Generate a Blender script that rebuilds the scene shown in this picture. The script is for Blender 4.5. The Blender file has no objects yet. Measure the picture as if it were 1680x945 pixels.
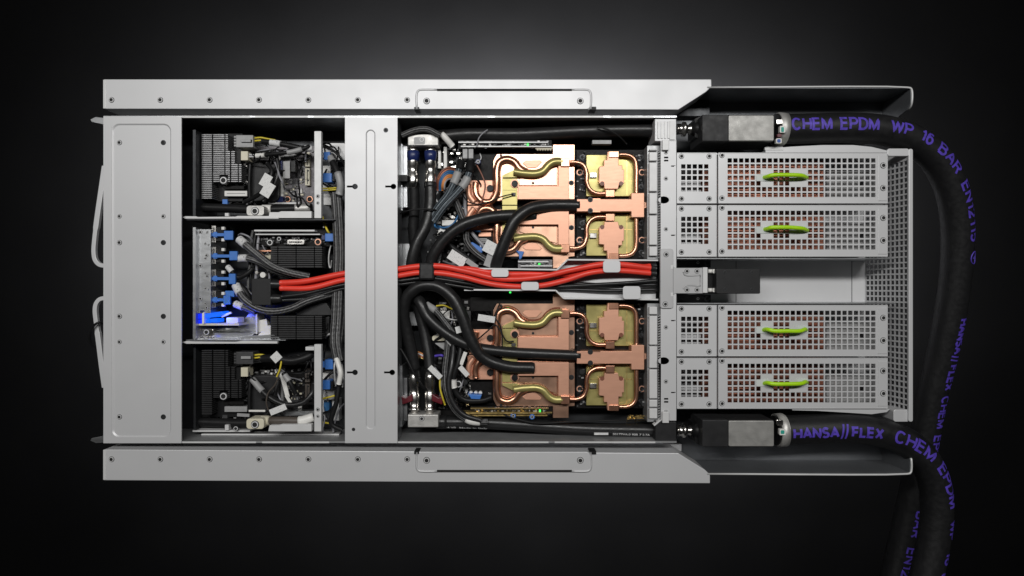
import bpy, bmesh, math, random
from mathutils import Vector, Matrix
random.seed(7)
sc = bpy.context.scene
col = sc.collection
H = 1000.0            # camera height above the chassis top, mm
CX, CY = 840.0, 472.5

# ------------------------------------------------------------------ camera, light, exposure
cam_d = bpy.data.cameras.new('camera'); cam = bpy.data.objects.new('camera', cam_d); col.objects.link(cam)
cam.location = (0, 0, H * .001)
cam_d.sensor_width = 36; cam_d.lens = 36 / 1.68
cam_d.clip_start = .02; cam_d.clip_end = 100
sc.camera = cam
w = bpy.data.worlds.new('World'); sc.world = w; w.use_nodes = True
w.node_tree.nodes['Background'].inputs[0].default_value = (1, 1, 1, 1)
w.node_tree.nodes['Background'].inputs[1].default_value = .007
def area(name, loc, target, sx, sy, energy, color=(1, 1, 1), spread=180):
    l = bpy.data.lights.new(name, 'AREA'); l.shape = 'RECTANGLE'; l.size = sx; l.size_y = sy
    l.energy = energy; l.color = color; l.spread = math.radians(spread)
    o = bpy.data.objects.new(name, l); col.objects.link(o); o.location = loc
    d = Vector(target) - Vector(loc)
    o.rotation_euler = d.to_track_quat('-Z', 'Y').to_euler()
    return o
area('key_softbox', (-.10, .88, 2.25), (-.04, .05, 0), 2.7, .20, 56, (1, .99, .97))
area('hidden_backdrop_lamp', (.0, .14, -.35), (.0, .14, -.5), 1.36, .46, 600, (1, 1, 1)).data.shape = 'ELLIPSE'  # added lamp hidden below the server, makes the glow on the backdrop
sc.view_settings.view_transform = 'Standard'; sc.view_settings.look = 'None'
sc.view_settings.exposure = 0; sc.view_settings.gamma = 1
sc.cycles.max_bounces = 8

# ------------------------------------------------------------------ coordinates
def P(x, y, z=0.0, zr=None):
    """photograph pixel seen at height zr (mm) -> world point at height z"""
    if zr is None: zr = z
    s = (H - zr) / H * .001
    return Vector(((x - CX) * s, (CY - y) * s, z * .001))

# ------------------------------------------------------------------ materials
def mat(name, c, metal=0., rough=.5, var=.08, vscale=30., bump=.0, bscale=400., stretch=(1, 1, 1), emit=None, spec=.5, coat=0., rvar=.08):
    m = bpy.data.materials.new(name); m.use_nodes = True
    nt = m.node_tree; N = nt.nodes; L = nt.links
    b = N['Principled BSDF']
    b.inputs['Metallic'].default_value = metal; b.inputs['Specular IOR Level'].default_value = spec
    b.inputs['Coat Weight'].default_value = coat
    tc = N.new('ShaderNodeTexCoord'); mp = N.new('ShaderNodeMapping'); mp.inputs['Scale'].default_value = stretch
    L.new(tc.outputs['Object'], mp.inputs['Vector'])
    n = N.new('ShaderNodeTexNoise'); n.inputs['Scale'].default_value = vscale; n.inputs['Detail'].default_value = 4
    L.new(mp.outputs[0], n.inputs['Vector'])
    mr = N.new('ShaderNodeMapRange'); mr.inputs[1].default_value = .3; mr.inputs[2].default_value = .7
    mr.inputs[3].default_value = 1 - var; mr.inputs[4].default_value = 1 + var
    L.new(n.outputs[0], mr.inputs[0])
    mx = N.new('ShaderNodeVectorMath'); mx.operation = 'SCALE'; mx.inputs[0].default_value = c
    L.new(mr.outputs[0], mx.inputs['Scale']); L.new(mx.outputs[0], b.inputs['Base Color'])
    n2 = N.new('ShaderNodeTexNoise'); n2.inputs['Scale'].default_value = vscale * 2.3; n2.inputs['Detail'].default_value = 3
    L.new(mp.outputs[0], n2.inputs['Vector'])
    mr2 = N.new('ShaderNodeMapRange'); mr2.inputs[1].default_value = .3; mr2.inputs[2].default_value = .7
    mr2.inputs[3].default_value = max(.03, rough - rvar); mr2.inputs[4].default_value = min(1, rough + rvar)
    L.new(n2.outputs[0], mr2.inputs[0]); L.new(mr2.outputs[0], b.inputs['Roughness'])
    if bump:
        n3 = N.new('ShaderNodeTexNoise'); n3.inputs['Scale'].default_value = bscale; n3.inputs['Detail'].default_value = 2
        L.new(mp.outputs[0], n3.inputs['Vector'])
        bp = N.new('ShaderNodeBump'); bp.inputs['Strength'].default_value = bump; bp.inputs['Distance'].default_value = .0006
        L.new(n3.outputs[0], bp.inputs['Height']); L.new(bp.outputs[0], b.inputs['Normal'])
    if emit:
        b.inputs['Emission Color'].default_value = (*emit[:3], 1); b.inputs['Emission Strength'].default_value = emit[3]
    return m

M = {}
M['velvet'] = mat('black_backdrop_cloth', (.0021, .0021, .0022), 0, .95, .15, 3, spec=.0)
M['steel'] = mat('satin_galvanised_steel', (.565, .567, .575), .25, .46, .015, 8, bump=.05, bscale=900, rvar=.018)
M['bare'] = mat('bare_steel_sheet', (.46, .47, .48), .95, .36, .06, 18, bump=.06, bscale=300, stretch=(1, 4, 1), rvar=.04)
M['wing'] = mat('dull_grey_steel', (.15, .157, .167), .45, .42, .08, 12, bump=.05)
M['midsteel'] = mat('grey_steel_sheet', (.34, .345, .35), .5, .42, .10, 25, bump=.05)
M['slotbrown'] = mat('dark_brown_plastic', (.075, .062, .052), 0, .45)
M['edge'] = mat('cut_steel_edge', (.60, .60, .60), .12, .45, .04, 40, rvar=.03)
M['darksteel'] = mat('dark_or_shaded_steel', (.040, .042, .045), .6, .42, .12, 20, bump=.05)
M['chrome'] = mat('polished_steel', (.66, .64, .61), 1, .26, .04, 30)
M['steel2'] = mat('bracket_steel', (.42, .42, .425), .35, .48, .03, 14, rvar=.02)
M['castdull'] = mat('dull_cast_plate', (.33, .325, .31), .5, .5, .16, 45, bump=.3, bscale=700)
M['cast'] = mat('cast_aluminium', (.50, .49, .47), .6, .5, .14, 60, bump=.3, bscale=700)
M['black'] = mat('black_plastic', (.010, .010, .0105), 0, .45, .15, 40, bump=.05, spec=.22)
M['blockblack'] = mat('black_anodised_metal', (.020, .020, .021), .0, .48, .12, 40, bump=.08, spec=.25)
M['rubber'] = mat('black_rubber', (.014, .014, .0145), 0, .36, .12, 60, bump=.08, bscale=900, spec=.4)
M['epdm'] = mat('black_epdm_hose', (.0085, .0085, .0092), 0, .48, .15, 60, bump=.25, bscale=700)
M['copper'] = mat('brushed_copper', (.70, .375, .255), .55, .43, .035, 25, bump=.04, bscale=500, stretch=(1, 6, 1), rvar=.03)
M['copperpol'] = mat('polished_copper', (.72, .43, .30), .92, .32, .07, 16, rvar=.05)
M['copperpipe'] = mat('copper_pipe', (.74, .38, .25), .95, .30, .06, 30, rvar=.03)
M['coil'] = mat('red_copper_fins', (.50, .20, .13), .55, .40, .45, 45)
M['brass'] = mat('yellow_passivated_metal', (.44, .385, .145), .55, .38, .16, 22, rvar=.08)
M['gold'] = mat('gold_contacts', (.72, .52, .20), .9, .35, .1, 60)
M['red'] = mat('red_cable_jacket', (.78, .050, .030), 0, .42, .05, 40)
M['green'] = mat('lime_green_plastic', (.40, .72, .010), 0, .35, .05, 40)
M['white'] = mat('white_plastic', (.70, .69, .66), 0, .45, .05, 60)
M['cream'] = mat('cream_plastic', (.62, .58, .45), 0, .45, .06, 60)
M['grey'] = mat('grey_plastic', (.30, .30, .30), 0, .45, .08, 60)
M['blue'] = mat('blue_plastic', (.045, .17, .52), 0, .40, .06, 60)
M['navy'] = mat('navy_plastic', (.012, .022, .10), 0, .35, .08, 60)
M['maroon'] = mat('dark_red_plastic', (.10, .008, .014), 0, .35, .08, 60)
M['pcbgrey'] = mat('grey_circuit_board', (.17, .16, .17), .1, .5, .25, 260, bump=.2, bscale=600)
M['pcbblack'] = mat('black_circuit_board', (.010, .0095, .0095), 0, .42, .3, 200, bump=.2, bscale=600, spec=.1)
M['pcbbrown'] = mat('board_edge_laminate', (.20, .14, .05), .2, .5, .25, 200)
M['chip'] = mat('chip_package', (.05, .05, .052), 0, .4, .1, 60)
M['hole'] = mat('dark_recess', (.008, .008, .008), 0, .7, .1, 60)
M['purple'] = mat('violet_print', (.085, .050, .41), 0, .5, .30, 160)
M['whiteprint'] = mat('white_print', (.6, .6, .6), 0, .5, .1, 200)
M['yellowwire'] = mat('yellow_wire', (.62, .50, .04), 0, .4, .05, 60)
M['orangewire'] = mat('orange_wire', (.62, .24, .07), 0, .4, .05, 60)
M['brownwire'] = mat('brown_pipe_shade', (.20, .07, .04), 0, .4, .05, 60)
M['bluewire'] = mat('blue_wire', (.03, .13, .30), 0, .4, .05, 60)
M['greywire'] = mat('grey_wire', (.25, .25, .27), 0, .4, .05, 60)
M['whitewire'] = mat('white_wire', (.62, .62, .62), 0, .4, .05, 60)
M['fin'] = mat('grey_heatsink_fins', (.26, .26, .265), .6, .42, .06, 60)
M['finblack'] = mat('black_or_shaded_fins', (.030, .030, .031), .1, .45, .08, 60, spec=.3)
M['greenled'] = mat('green_led', (.02, .3, .03), 0, .4, emit=(.05, 1, .12, 1.6))
M['blueled'] = mat('lit_blue_light_guide', (.004, .012, .12), 0, .3, emit=(.001, .022, 1, 1.0))
M['cyanled'] = mat('lit_cyan_light_guide', (.005, .03, .12), 0, .3, emit=(.003, .12, 1, 1.05))
M['teal'] = mat('teal_sticker', (.02, .32, .25), 0, .5)
M['bluesticker'] = mat('blue_sticker', (.04, .10, .35), 0, .5)
M['clearpl'] = mat('frosted_plastic_pad', (.55, .58, .57), 0, .3, .04)

def braid(name, dark, light, scale=(3.0, 260.)):
    m = bpy.data.materials.new(name); m.use_nodes = True
    nt = m.node_tree; N = nt.nodes; L = nt.links; b = N['Principled BSDF']
    uv = N.new('ShaderNodeUVMap'); uv.uv_map = 'UVMap'
    sep = N.new('ShaderNodeSeparateXYZ'); L.new(uv.outputs[0], sep.inputs[0])
    def wave(sign):
        a = N.new('ShaderNodeMath'); a.operation = 'MULTIPLY'; a.inputs[1].default_value = scale[0] * 2 * math.pi * sign; L.new(sep.outputs[0], a.inputs[0])
        c = N.new('ShaderNodeMath'); c.operation = 'MULTIPLY_ADD'; c.inputs[1].default_value = scale[1]; L.new(sep.outputs[1], c.inputs[0]); L.new(a.outputs[0], c.inputs[2])
        s = N.new('ShaderNodeMath'); s.operation = 'SINE'; L.new(c.outputs[0], s.inputs[0]); return s
    p = N.new('ShaderNodeMath'); p.operation = 'MULTIPLY'; L.new(wave(1).outputs[0], p.inputs[0]); L.new(wave(-1).outputs[0], p.inputs[1])
    no = N.new('ShaderNodeTexNoise'); no.inputs['Scale'].default_value = 260; tc = N.new('ShaderNodeTexCoord'); L.new(tc.outputs['Object'], no.inputs['Vector'])
    ad = N.new('ShaderNodeMath'); ad.operation = 'ADD'; L.new(p.outputs[0], ad.inputs[0]); L.new(no.outputs[0], ad.inputs[1])
    mr = N.new('ShaderNodeMapRange'); mr.inputs[1].default_value = .35; mr.inputs[2].default_value = 1.2; L.new(ad.outputs[0], mr.inputs[0])
    no.inputs['Detail'].default_value = 4
    mx = N.new('ShaderNodeMix'); mx.data_type = 'RGBA'; mx.inputs[6].default_value = (*dark, 1); mx.inputs[7].default_value = (*light, 1)
    L.new(mr.outputs[0], mx.inputs[0]); L.new(mx.outputs[2], b.inputs['Base Color'])
    bp = N.new('ShaderNodeBump'); bp.inputs['Strength'].default_value = .6; bp.inputs['Distance'].default_value = .0006
    L.new(p.outputs[0], bp.inputs['Height']); L.new(bp.outputs[0], b.inputs['Normal'])
    b.inputs['Roughness'].default_value = .36; b.inputs['Metallic'].default_value = .15
    return m
M['braid'] = braid('black_braided_sleeve', (.012, .012, .013), (.26, .26, .26), (4., 1500.))
M['braidblue'] = braid('slate_braided_sleeve', (.022, .028, .034), (.22, .26, .29), (4., 1500.))

def printed(name, base, ink, sx, sy, cut=.52):
    """label stock with rows of tiny unreadable print"""
    m = bpy.data.materials.new(name); m.use_nodes = True
    nt = m.node_tree; N = nt.nodes; L = nt.links; b = N['Principled BSDF']
    uv = N.new('ShaderNodeUVMap'); uv.uv_map = 'UVMap'
    mp = N.new('ShaderNodeMapping'); mp.inputs['Scale'].default_value = (sx, sy, 1); L.new(uv.outputs[0], mp.inputs[0])
    n = N.new('ShaderNodeTexNoise'); n.inputs['Scale'].default_value = 1; n.inputs['Detail'].default_value = 3; L.new(mp.outputs[0], n.inputs[0])
    r = N.new('ShaderNodeMapRange'); r.inputs[1].default_value = cut; r.inputs[2].default_value = cut + .06; L.new(n.outputs[0], r.inputs[0])
    s = N.new('ShaderNodeSeparateXYZ'); L.new(uv.outputs[0], s.inputs[0])
    a = N.new('ShaderNodeMath'); a.operation = 'MULTIPLY'; a.inputs[1].default_value = sy * 2.2; L.new(s.outputs[1], a.inputs[0])
    f = N.new('ShaderNodeMath'); f.operation = 'FRACT'; L.new(a.outputs[0], f.inputs[0])
    g = N.new('ShaderNodeMath'); g.operation = 'GREATER_THAN'; g.inputs[1].default_value = .45; L.new(f.outputs[0], g.inputs[0])
    k = N.new('ShaderNodeMath'); k.operation = 'MULTIPLY'; L.new(r.outputs[0], k.inputs[0]); L.new(g.outputs[0], k.inputs[1])
    mx = N.new('ShaderNodeMix'); mx.data_type = 'RGBA'; mx.inputs[6].default_value = (*base, 1); mx.inputs[7].default_value = (*ink, 1)
    L.new(k.outputs[0], mx.inputs[0]); L.new(mx.outputs[2], b.inputs['Base Color']); b.inputs['Roughness'].default_value = .5
    return m
M['label'] = printed('printed_paper_label', (.66, .66, .65), (.36, .36, .37), 16, 5, .56)
M['sleevelabel'] = printed('printed_white_sleeve', (.62, .62, .62), (.22, .22, .23), 6, 160, .56)

# ------------------------------------------------------------------ mesh builder
class MB:
    def __init__(s): s.bm = bmesh.new(); s.mi = 0; s.uv = s.bm.loops.layers.uv.new('UVMap')
    def m(s, i): s.mi = i; return s
    def _fin(s, faces, smooth=False):
        for f in faces: f.material_index = s.mi; f.smooth = smooth
    def prism_w(s, top, dz):
        """closed prism from world top loop (ccw or cw) going down dz metres"""
        n = len(top)
        a = [s.bm.verts.new(v) for v in top]; b = [s.bm.verts.new(v - Vector((0, 0, dz))) for v in top]
        area2 = sum(top[i].x * top[(i + 1) % n].y - top[(i + 1) % n].x * top[i].y for i in range(n))
        if area2 < 0: a.reverse(); b.reverse()
        ft = s.bm.faces.new(a); fs = [ft, s.bm.faces.new(list(reversed(b)))]
        for i in range(n):
            j = (i + 1) % n
            fs.append(s.bm.faces.new((a[j], a[i], b[i], b[j])))
        s._fin(fs)
        if n == 4:
            for l, c in zip(ft.loops, ((0, 0), (1, 0), (1, 1), (0, 1))): l[s.uv].uv = c
        return s
    def prism(s, pts, z0, z1, zr=None):
        return s.prism_w([P(x, y, z1, zr) for x, y in pts], (z1 - z0) * .001)
    def box(s, x0, y0, x1, y1, z0, z1, zr=None):
        return s.prism([(x0, y1), (x1, y1), (x1, y0), (x0, y0)], z0, z1, zr)
    def rbox(s, cx, cy, w, h, ang, z0, z1):
        a = math.radians(ang); ca, sa = math.cos(a), math.sin(a)
        pts = []
        for u, v in ((-w/2, -h/2), (w/2, -h/2), (w/2, h/2), (-w/2, h/2)):
            pts.append((cx + u * ca - v * sa, cy - (u * sa + v * ca)))
        return s.prism(pts, z0, z1)
    def rrect(s, x0, y0, x1, y1, r, z0, z1, zr=None, n=5):
        return s.prism(rr(x0, y0, x1, y1, r, n), z0, z1, zr)
    def cyl(s, x, y, r, z0, z1, n=14, zr=None):
        return s.prism([(x + r * math.cos(2*math.pi*k/n), y + r * math.sin(2*math.pi*k/n)) for k in range(n)], z0, z1, zr)
    def plate(s, outer, holes, z0, z1, zr=None):
        """sheet with real holes"""
        zr = z1 if zr is None else zr
        tmp = bmesh.new(); es = []
        for loop in [outer] + holes:
            vs = [tmp.verts.new(P(x, y, z1, zr)) for x, y in loop]
            for i in range(len(vs)): es.append(tmp.edges.new((vs[i], vs[(i+1) % len(vs)])))
        bmesh.ops.triangle_fill(tmp, use_beauty=True, use_dissolve=False, edges=es, normal=(0, 0, 1))
        bmesh.ops.recalc_face_normals(tmp, faces=tmp.faces)
        for f in list(tmp.faces):
            if f.normal.z < 0: f.normal_flip()
        tv = {}; d = Vector((0, 0, (z1 - z0) * .001)); fs = []
        for v in tmp.verts: tv[v] = (s.bm.verts.new(v.co), s.bm.verts.new(v.co - d))
        for f in tmp.faces:
            fs.append(s.bm.faces.new([tv[v][0] for v in f.verts]))
            fs.append(s.bm.faces.new([tv[v][1] for v in reversed(f.verts)]))
        for e in tmp.edges:
            if len(e.link_faces) == 1:
                f = e.link_faces[0]; l = [l for l in f.loops if l.edge == e][0]
                a, b = l.vert, l.link_loop_next.vert
                fs.append(s.bm.faces.new((tv[b][0], tv[a][0], tv[a][1], tv[b][1])))
        s._fin(fs); tmp.free(); return s
    def emboss(s, outer, inner, drop, w, z1, th=2):
        """flat sheet whose inner rounded outline is pressed down by drop over slope width w; loops given as functions of inset"""
        def ring(loop, z): return [s.bm.verts.new(P(x, y, z, 0)) for x, y in loop]
        base = inner(0); low = inner(w)
        ro = outer
        tmp = bmesh.new(); es = []
        for loop in (ro, base):
            vs = [tmp.verts.new(P(x, y, z1, 0)) for x, y in loop]
            for i in range(len(vs)): es.append(tmp.edges.new((vs[i], vs[(i+1) % len(vs)])))
        bmesh.ops.triangle_fill(tmp, use_beauty=True, use_dissolve=False, edges=es, normal=(0, 0, 1))
        mp = {v: s.bm.verts.new(v.co) for v in tmp.verts}; fs = []
        for f in tmp.faces:
            vs = [mp[v] for v in f.verts]
            if f.normal.z < 0: vs.reverse()
            fs.append(s.bm.faces.new(vs))
        tmp.free()
        a = ring(base, z1); b = ring(low, z1 - drop); n = len(a)
        for i in range(n):
            j = (i + 1) % n; q = [a[i], a[j], b[j], b[i]]
            f = s.bm.faces.new(q); f.normal_update()
            if f.normal.z < 0: f.normal_flip()
            fs.append(f)
        f = s.bm.faces.new(b); f.normal_update()
        if f.normal.z < 0: f.normal_flip()
        fs.append(f)
        n = len(ro); t = ring(ro, z1); u = ring(ro, z1 - th)
        for i in range(n):
            j = (i + 1) % n; fs.append(s.bm.faces.new((t[i], t[j], u[j], u[i])))
        s._fin(fs); return s
    def tube_w(s, pts, r, seg=10, cap=True, smooth=True, v0=0.):
        """tube along world points; r a number or a list (metres)"""
        n = len(pts); R = r if isinstance(r, (list, tuple)) else [r] * n
        t = (pts[1] - pts[0]).normalized()
        up = Vector((0, 0, 1)); up = (up - t * up.dot(t))
        if up.length < 1e-4: up = Vector((0, 1, 0)); up = up - t * up.dot(t)
        up.normalize(); rings = []; L = v0; Ls = []
        for i in range(n):
            if i == 0: tt = pts[1] - pts[0]
            elif i == n - 1: tt = pts[-1] - pts[-2]
            else: tt = pts[i+1] - pts[i-1]
            if tt.length < 1e-9: tt = t.copy()
            tt.normalize(); up = up - tt * up.dot(tt); up.normalize(); sd = tt.cross(up)
            if i: L += (pts[i] - pts[i-1]).length
            Ls.append(L)
            rings.append([s.bm.verts.new(pts[i] + (up * math.cos(2*math.pi*k/seg) + sd * math.sin(2*math.pi*k/seg)) * R[i]) for k in range(seg)])
        fs = []
        for i in range(n - 1):
            for k in range(seg):
                q = (k + 1) % seg
                f = s.bm.faces.new((rings[i][k], rings[i][q], rings[i+1][q], rings[i+1][k]))
                for l, c in zip(f.loops, ((k/seg, Ls[i]), ((k+1)/seg, Ls[i]), ((k+1)/seg, Ls[i+1]), (k/seg, Ls[i+1]))): l[s.uv].uv = c
                fs.append(f)
        s._fin(fs, smooth)
        if cap:
            c = [s.bm.faces.new(rings[0]), s.bm.faces.new(list(reversed(rings[-1])))]; s._fin(c)
        return s
    def tube(s, pts, r, seg=10, n=8, **k):
        return s.tube_w(path(pts, n), r * .001, seg, **k)
    def lathe(s, prof, seg=18):
        """along straight px axis: prof = [(x,y,z,r)]"""
        pts = [P(x, y, z) for x, y, z, r in prof]
        return s.tube_w(pts, [r * .001 for *_, r in prof], seg, smooth=True)

def rr(x0, y0, x1, y1, r, n=5):
    out = []
    for cx, cy, a0 in ((x1 - r, y1 - r, 0), (x0 + r, y1 - r, 90), (x0 + r, y0 + r, 180), (x1 - r, y0 + r, 270)):
        for k in range(n + 1):
            a = math.radians(a0 + 90 * k / n); out.append((cx + r * math.cos(a), cy + r * math.sin(a)))
    return out
def path(pts, n=8):
    w = [P(*p) for p in pts]
    if len(w) == 2: return [w[0].lerp(w[1], i / n) for i in range(n + 1)]
    ext = [w[0] * 2 - w[1]] + w + [w[-1] * 2 - w[-2]]
    out = []
    for i in range(1, len(ext) - 2):
        p0, p1, p2, p3 = ext[i-1:i+3]
        t1 = max(1e-5, (p1-p0).length) ** .5; t2 = t1 + max(1e-5, (p2-p1).length) ** .5; t3 = t2 + max(1e-5, (p3-p2).length) ** .5
        for k in range(n):
            t = t1 + (t2 - t1) * k / n
            a1 = p0 * ((t1-t)/t1) + p1 * (t/t1); a2 = p1 * ((t2-t)/(t2-t1)) + p2 * ((t-t1)/(t2-t1)); a3 = p2 * ((t3-t)/(t3-t2)) + p3 * ((t-t2)/(t3-t2))
            b1 = a1 * ((t2-t)/t2) + a2 * (t/t2); b2 = a2 * ((t3-t)/(t3-t1)) + a3 * ((t-t1)/(t3-t1))
            out.append(b1 * ((t2-t)/(t2-t1)) + b2 * ((t-t1)/(t2-t1)))
    out.append(w[-1]); return out
def sub(pw, s0, s1, n=6):
    """piece of a world path between two fractions of its length"""
    L = [0.]
    for a, b in zip(pw, pw[1:]): L.append(L[-1] + (b - a).length)
    def at(d):
        for i in range(1, len(L)):
            if d <= L[i]: return pw[i-1].lerp(pw[i], (d - L[i-1]) / max(1e-9, L[i] - L[i-1]))
        return pw[-1]
    return [at(L[-1] * (s0 + (s1 - s0) * k / n)) for k in range(n + 1)]

# ------------------------------------------------------------------ objects
def T(name, label, cat, x, y, z=0, group=None):
    o = bpy.data.objects.new(name, None); col.objects.link(o); o.location = P(x, y, z); o.empty_display_size = .01
    o['label'] = label; o['category'] = cat
    if group: o['group'] = group
    return o
WORLD = {}
def wloc(o):
    l = o.location.copy()
    while o.parent: o = o.parent; l += o.location
    return l
def part(name, mb, mats, parent=None, kind=None, label=None, bev=0., auto=True):
    me = bpy.data.meshes.new(name); base = wloc(parent) if parent else Vector()
    if parent is None:
        vs = [v.co for v in mb.bm.verts]
        base = Vector(((min(v.x for v in vs) + max(v.x for v in vs)) / 2, (min(v.y for v in vs) + max(v.y for v in vs)) / 2, min(v.z for v in vs)))
    bmesh.ops.translate(mb.bm, verts=mb.bm.verts, vec=-base)
    mb.bm.to_mesh(me); mb.bm.free()
    for mm in (mats if isinstance(mats, (list, tuple)) else [mats]): me.materials.append(M[mm])
    o = bpy.data.objects.new(name, me); col.objects.link(o)
    if parent: o.parent = parent
    else: o.location = base
    if kind: o['kind'] = kind
    if label: o['label'] = label
    if bev:
        b = o.modifiers.new('edge_round', 'BEVEL'); b.width = bev * .001; b.segments = 2; b.limit_method = 'ANGLE'; b.angle_limit = math.radians(40)
    return o
def solo(name, label, cat, mb, mats, group=None, bev=0., kind=None):
    o = part(name, mb, mats, None, kind, None, bev); o['label'] = label; o['category'] = cat
    if group: o['group'] = group
    return o
def copy_tree(o, off, label=None, parent=None):
    c = o.copy(); col.objects.link(c)
    if parent: c.parent = parent
    else: c.location = o.location + off
    if label: c['label'] = label
    for ch in o.children: copy_tree(ch, off, None, c)
    return c
# shared screw meshes (unit radius 1 mm scaled)
def screw_mesh(name, ring, core, dark=.42, deep=.3):
    mb = MB(); n = 12
    def circ(r, z): return [mb.bm.verts.new((r*math.cos(2*math.pi*k/n)*.001, r*math.sin(2*math.pi*k/n)*.001, z*.001)) for k in range(n)]
    A = [circ(1.12, .03), circ(.93, .03), circ(.90, .26), circ(.66, .27), circ(dark, .10), circ(dark*.9, .06)]
    mats = [2, 0, 0, 2, 1]
    for i in range(len(A) - 1):
        for k in range(n):
            f = mb.bm.faces.new((A[i][k], A[i][(k+1) % n], A[i+1][(k+1) % n], A[i+1][k])); f.material_index = mats[i]
    f = mb.bm.faces.new(A[-1]); f.material_index = 1
    me = bpy.data.meshes.new(name); mb.bm.to_mesh(me); mb.bm.free()
    me.materials.append(M[ring]); me.materials.append(M[core]); me.materials.append(M['darksteel']); return me
SCREW = screw_mesh('screw', 'edge', 'hole', .58); SCREWC = screw_mesh('copper_screw', 'copper', 'hole', .35); SCREWD = screw_mesh('dark_screw', 'darksteel', 'hole', .6)
def screw(parent, x, y, z, r=4, me=None, name='screw'):
    o = bpy.data.objects.new(name, me or SCREW); col.objects.link(o); o.parent = parent
    o.location = P(x, y, z) - wloc(parent); o.scale = (r, r, r); return o

# text
def glyphs(body, size, bold=.0):
    cu = bpy.data.curves.new('txt', 'FONT'); cu.body = body; cu.size = size; cu.offset = bold; cu.resolution_u = 3
    o = bpy.data.objects.new('txt', cu); col.objects.link(o)
    dg = bpy.context.evaluated_depsgraph_get(); me = bpy.data.meshes.new_from_object(o.evaluated_get(dg))
    bm = bmesh.new(); bm.from_mesh(me)
    bpy.data.objects.remove(o); bpy.data.curves.remove(cu); bpy.data.meshes.remove(me)
    bmesh.ops.triangulate(bm, faces=bm.faces)
    for _ in range(4):
        es = [e for e in bm.edges if e.calc_length() > size * .22]
        if not es: break
        bmesh.ops.subdivide_edges(bm, edges=es, cuts=1); bmesh.ops.triangulate(bm, faces=bm.faces)
    return bm
def arc(cx, cy, rx, ry, a0, a1, n=10):
    return [(cx + rx * math.cos(math.radians(a0 + (a1 - a0) * k / n)), cy + ry * math.sin(math.radians(a0 + (a1 - a0) * k / n))) for k in range(n + 1)]
# grotesque capitals as centre lines in a unit-high cell: (advance width, strokes)
GL = {
 'C': (.74, [arc(.37, .5, .37, .5, 42, 318, 16)]), 'H': (.66, [[(0, 0), (0, 1)], [(.66, 0), (.66, 1)], [(0, .5), (.66, .5)]]),
 'E': (.58, [[(.58, 0), (0, 0), (0, 1), (.56, 1)], [(0, .52), (.52, .52)]]), 'M': (.80, [[(0, 0), (0, 1), (.40, .06), (.80, 1), (.80, 0)]]),
 'P': (.60, [[(0, 0), (0, 1), (.36, 1)] + arc(.36, .73, .25, .27, 80, -80, 8) + [(.36, .46), (0, .46)]]),
 'D': (.68, [[(0, 0), (0, 1), (.28, 1)] + arc(.28, .5, .40, .5, 80, -80, 10) + [(.28, 0), (0, 0)]]),
 'W': (1.0, [[(0, 1), (.25, 0), (.50, .96), (.75, 0), (1.0, 1)]]), 'V': (.70, [[(0, 1), (.35, 0), (.70, 1)]]),
 '1': (.30, [[(.05, .72), (.28, 1), (.28, 0)]]), '6': (.58, [arc(.30, .32, .28, .32, 0, 360, 16), [(.54, .90), (.40, 1.0), (.22, .95), (.07, .72), (.02, .40)]]),
 'B': (.62, [[(0, 0), (0, 1), (.34, 1)] + arc(.34, .76, .24, .24, 80, -80, 8) + [(.34, .52), (0, .52)], [(.34, .52)] + arc(.36, .26, .26, .26, 80, -80, 8) + [(.34, 0), (0, 0)]]),
 'A': (.74, [[(0, 0), (.37, 1), (.74, 0)], [(.14, .34), (.60, .34)]]), 'N': (.66, [[(0, 0), (0, 1), (.66, 0), (.66, 1)]]),
 'R': (.64, [[(0, 0), (0, 1), (.36, 1)] + arc(.36, .74, .25, .26, 80, -80, 8) + [(.36, .48), (0, .48)], [(.34, .48), (.62, 0)]]),
 '2': (.56, [arc(.28, .72, .27, .28, 165, -30, 10) + [(.02, .02), (.57, .02)]]),
 '5': (.56, [[(.52, 1), (.12, 1), (.05, .52)] + arc(.27, .33, .28, .32, 120, -150, 12)]),
 'S': (.58, [arc(.29, .75, .26, .25, 30, 270, 10) + arc(.29, .25, .28, .25, 90, -150, 10)]),
 'F': (.54, [[(0, 0), (0, 1), (.54, 1)], [(0, .50), (.48, .50)]]), 'L': (.52, [[(0, 1), (0, 0), (.52, 0)]]), 'X': (.66, [[(0, 0), (.66, 1)], [(0, 1), (.66, 0)]]),
 '/': (.30, [[(0, -.12), (.10, .30), (.20, .72), (.30, 1.15)]]), ' ': (.42, []),
}
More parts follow.
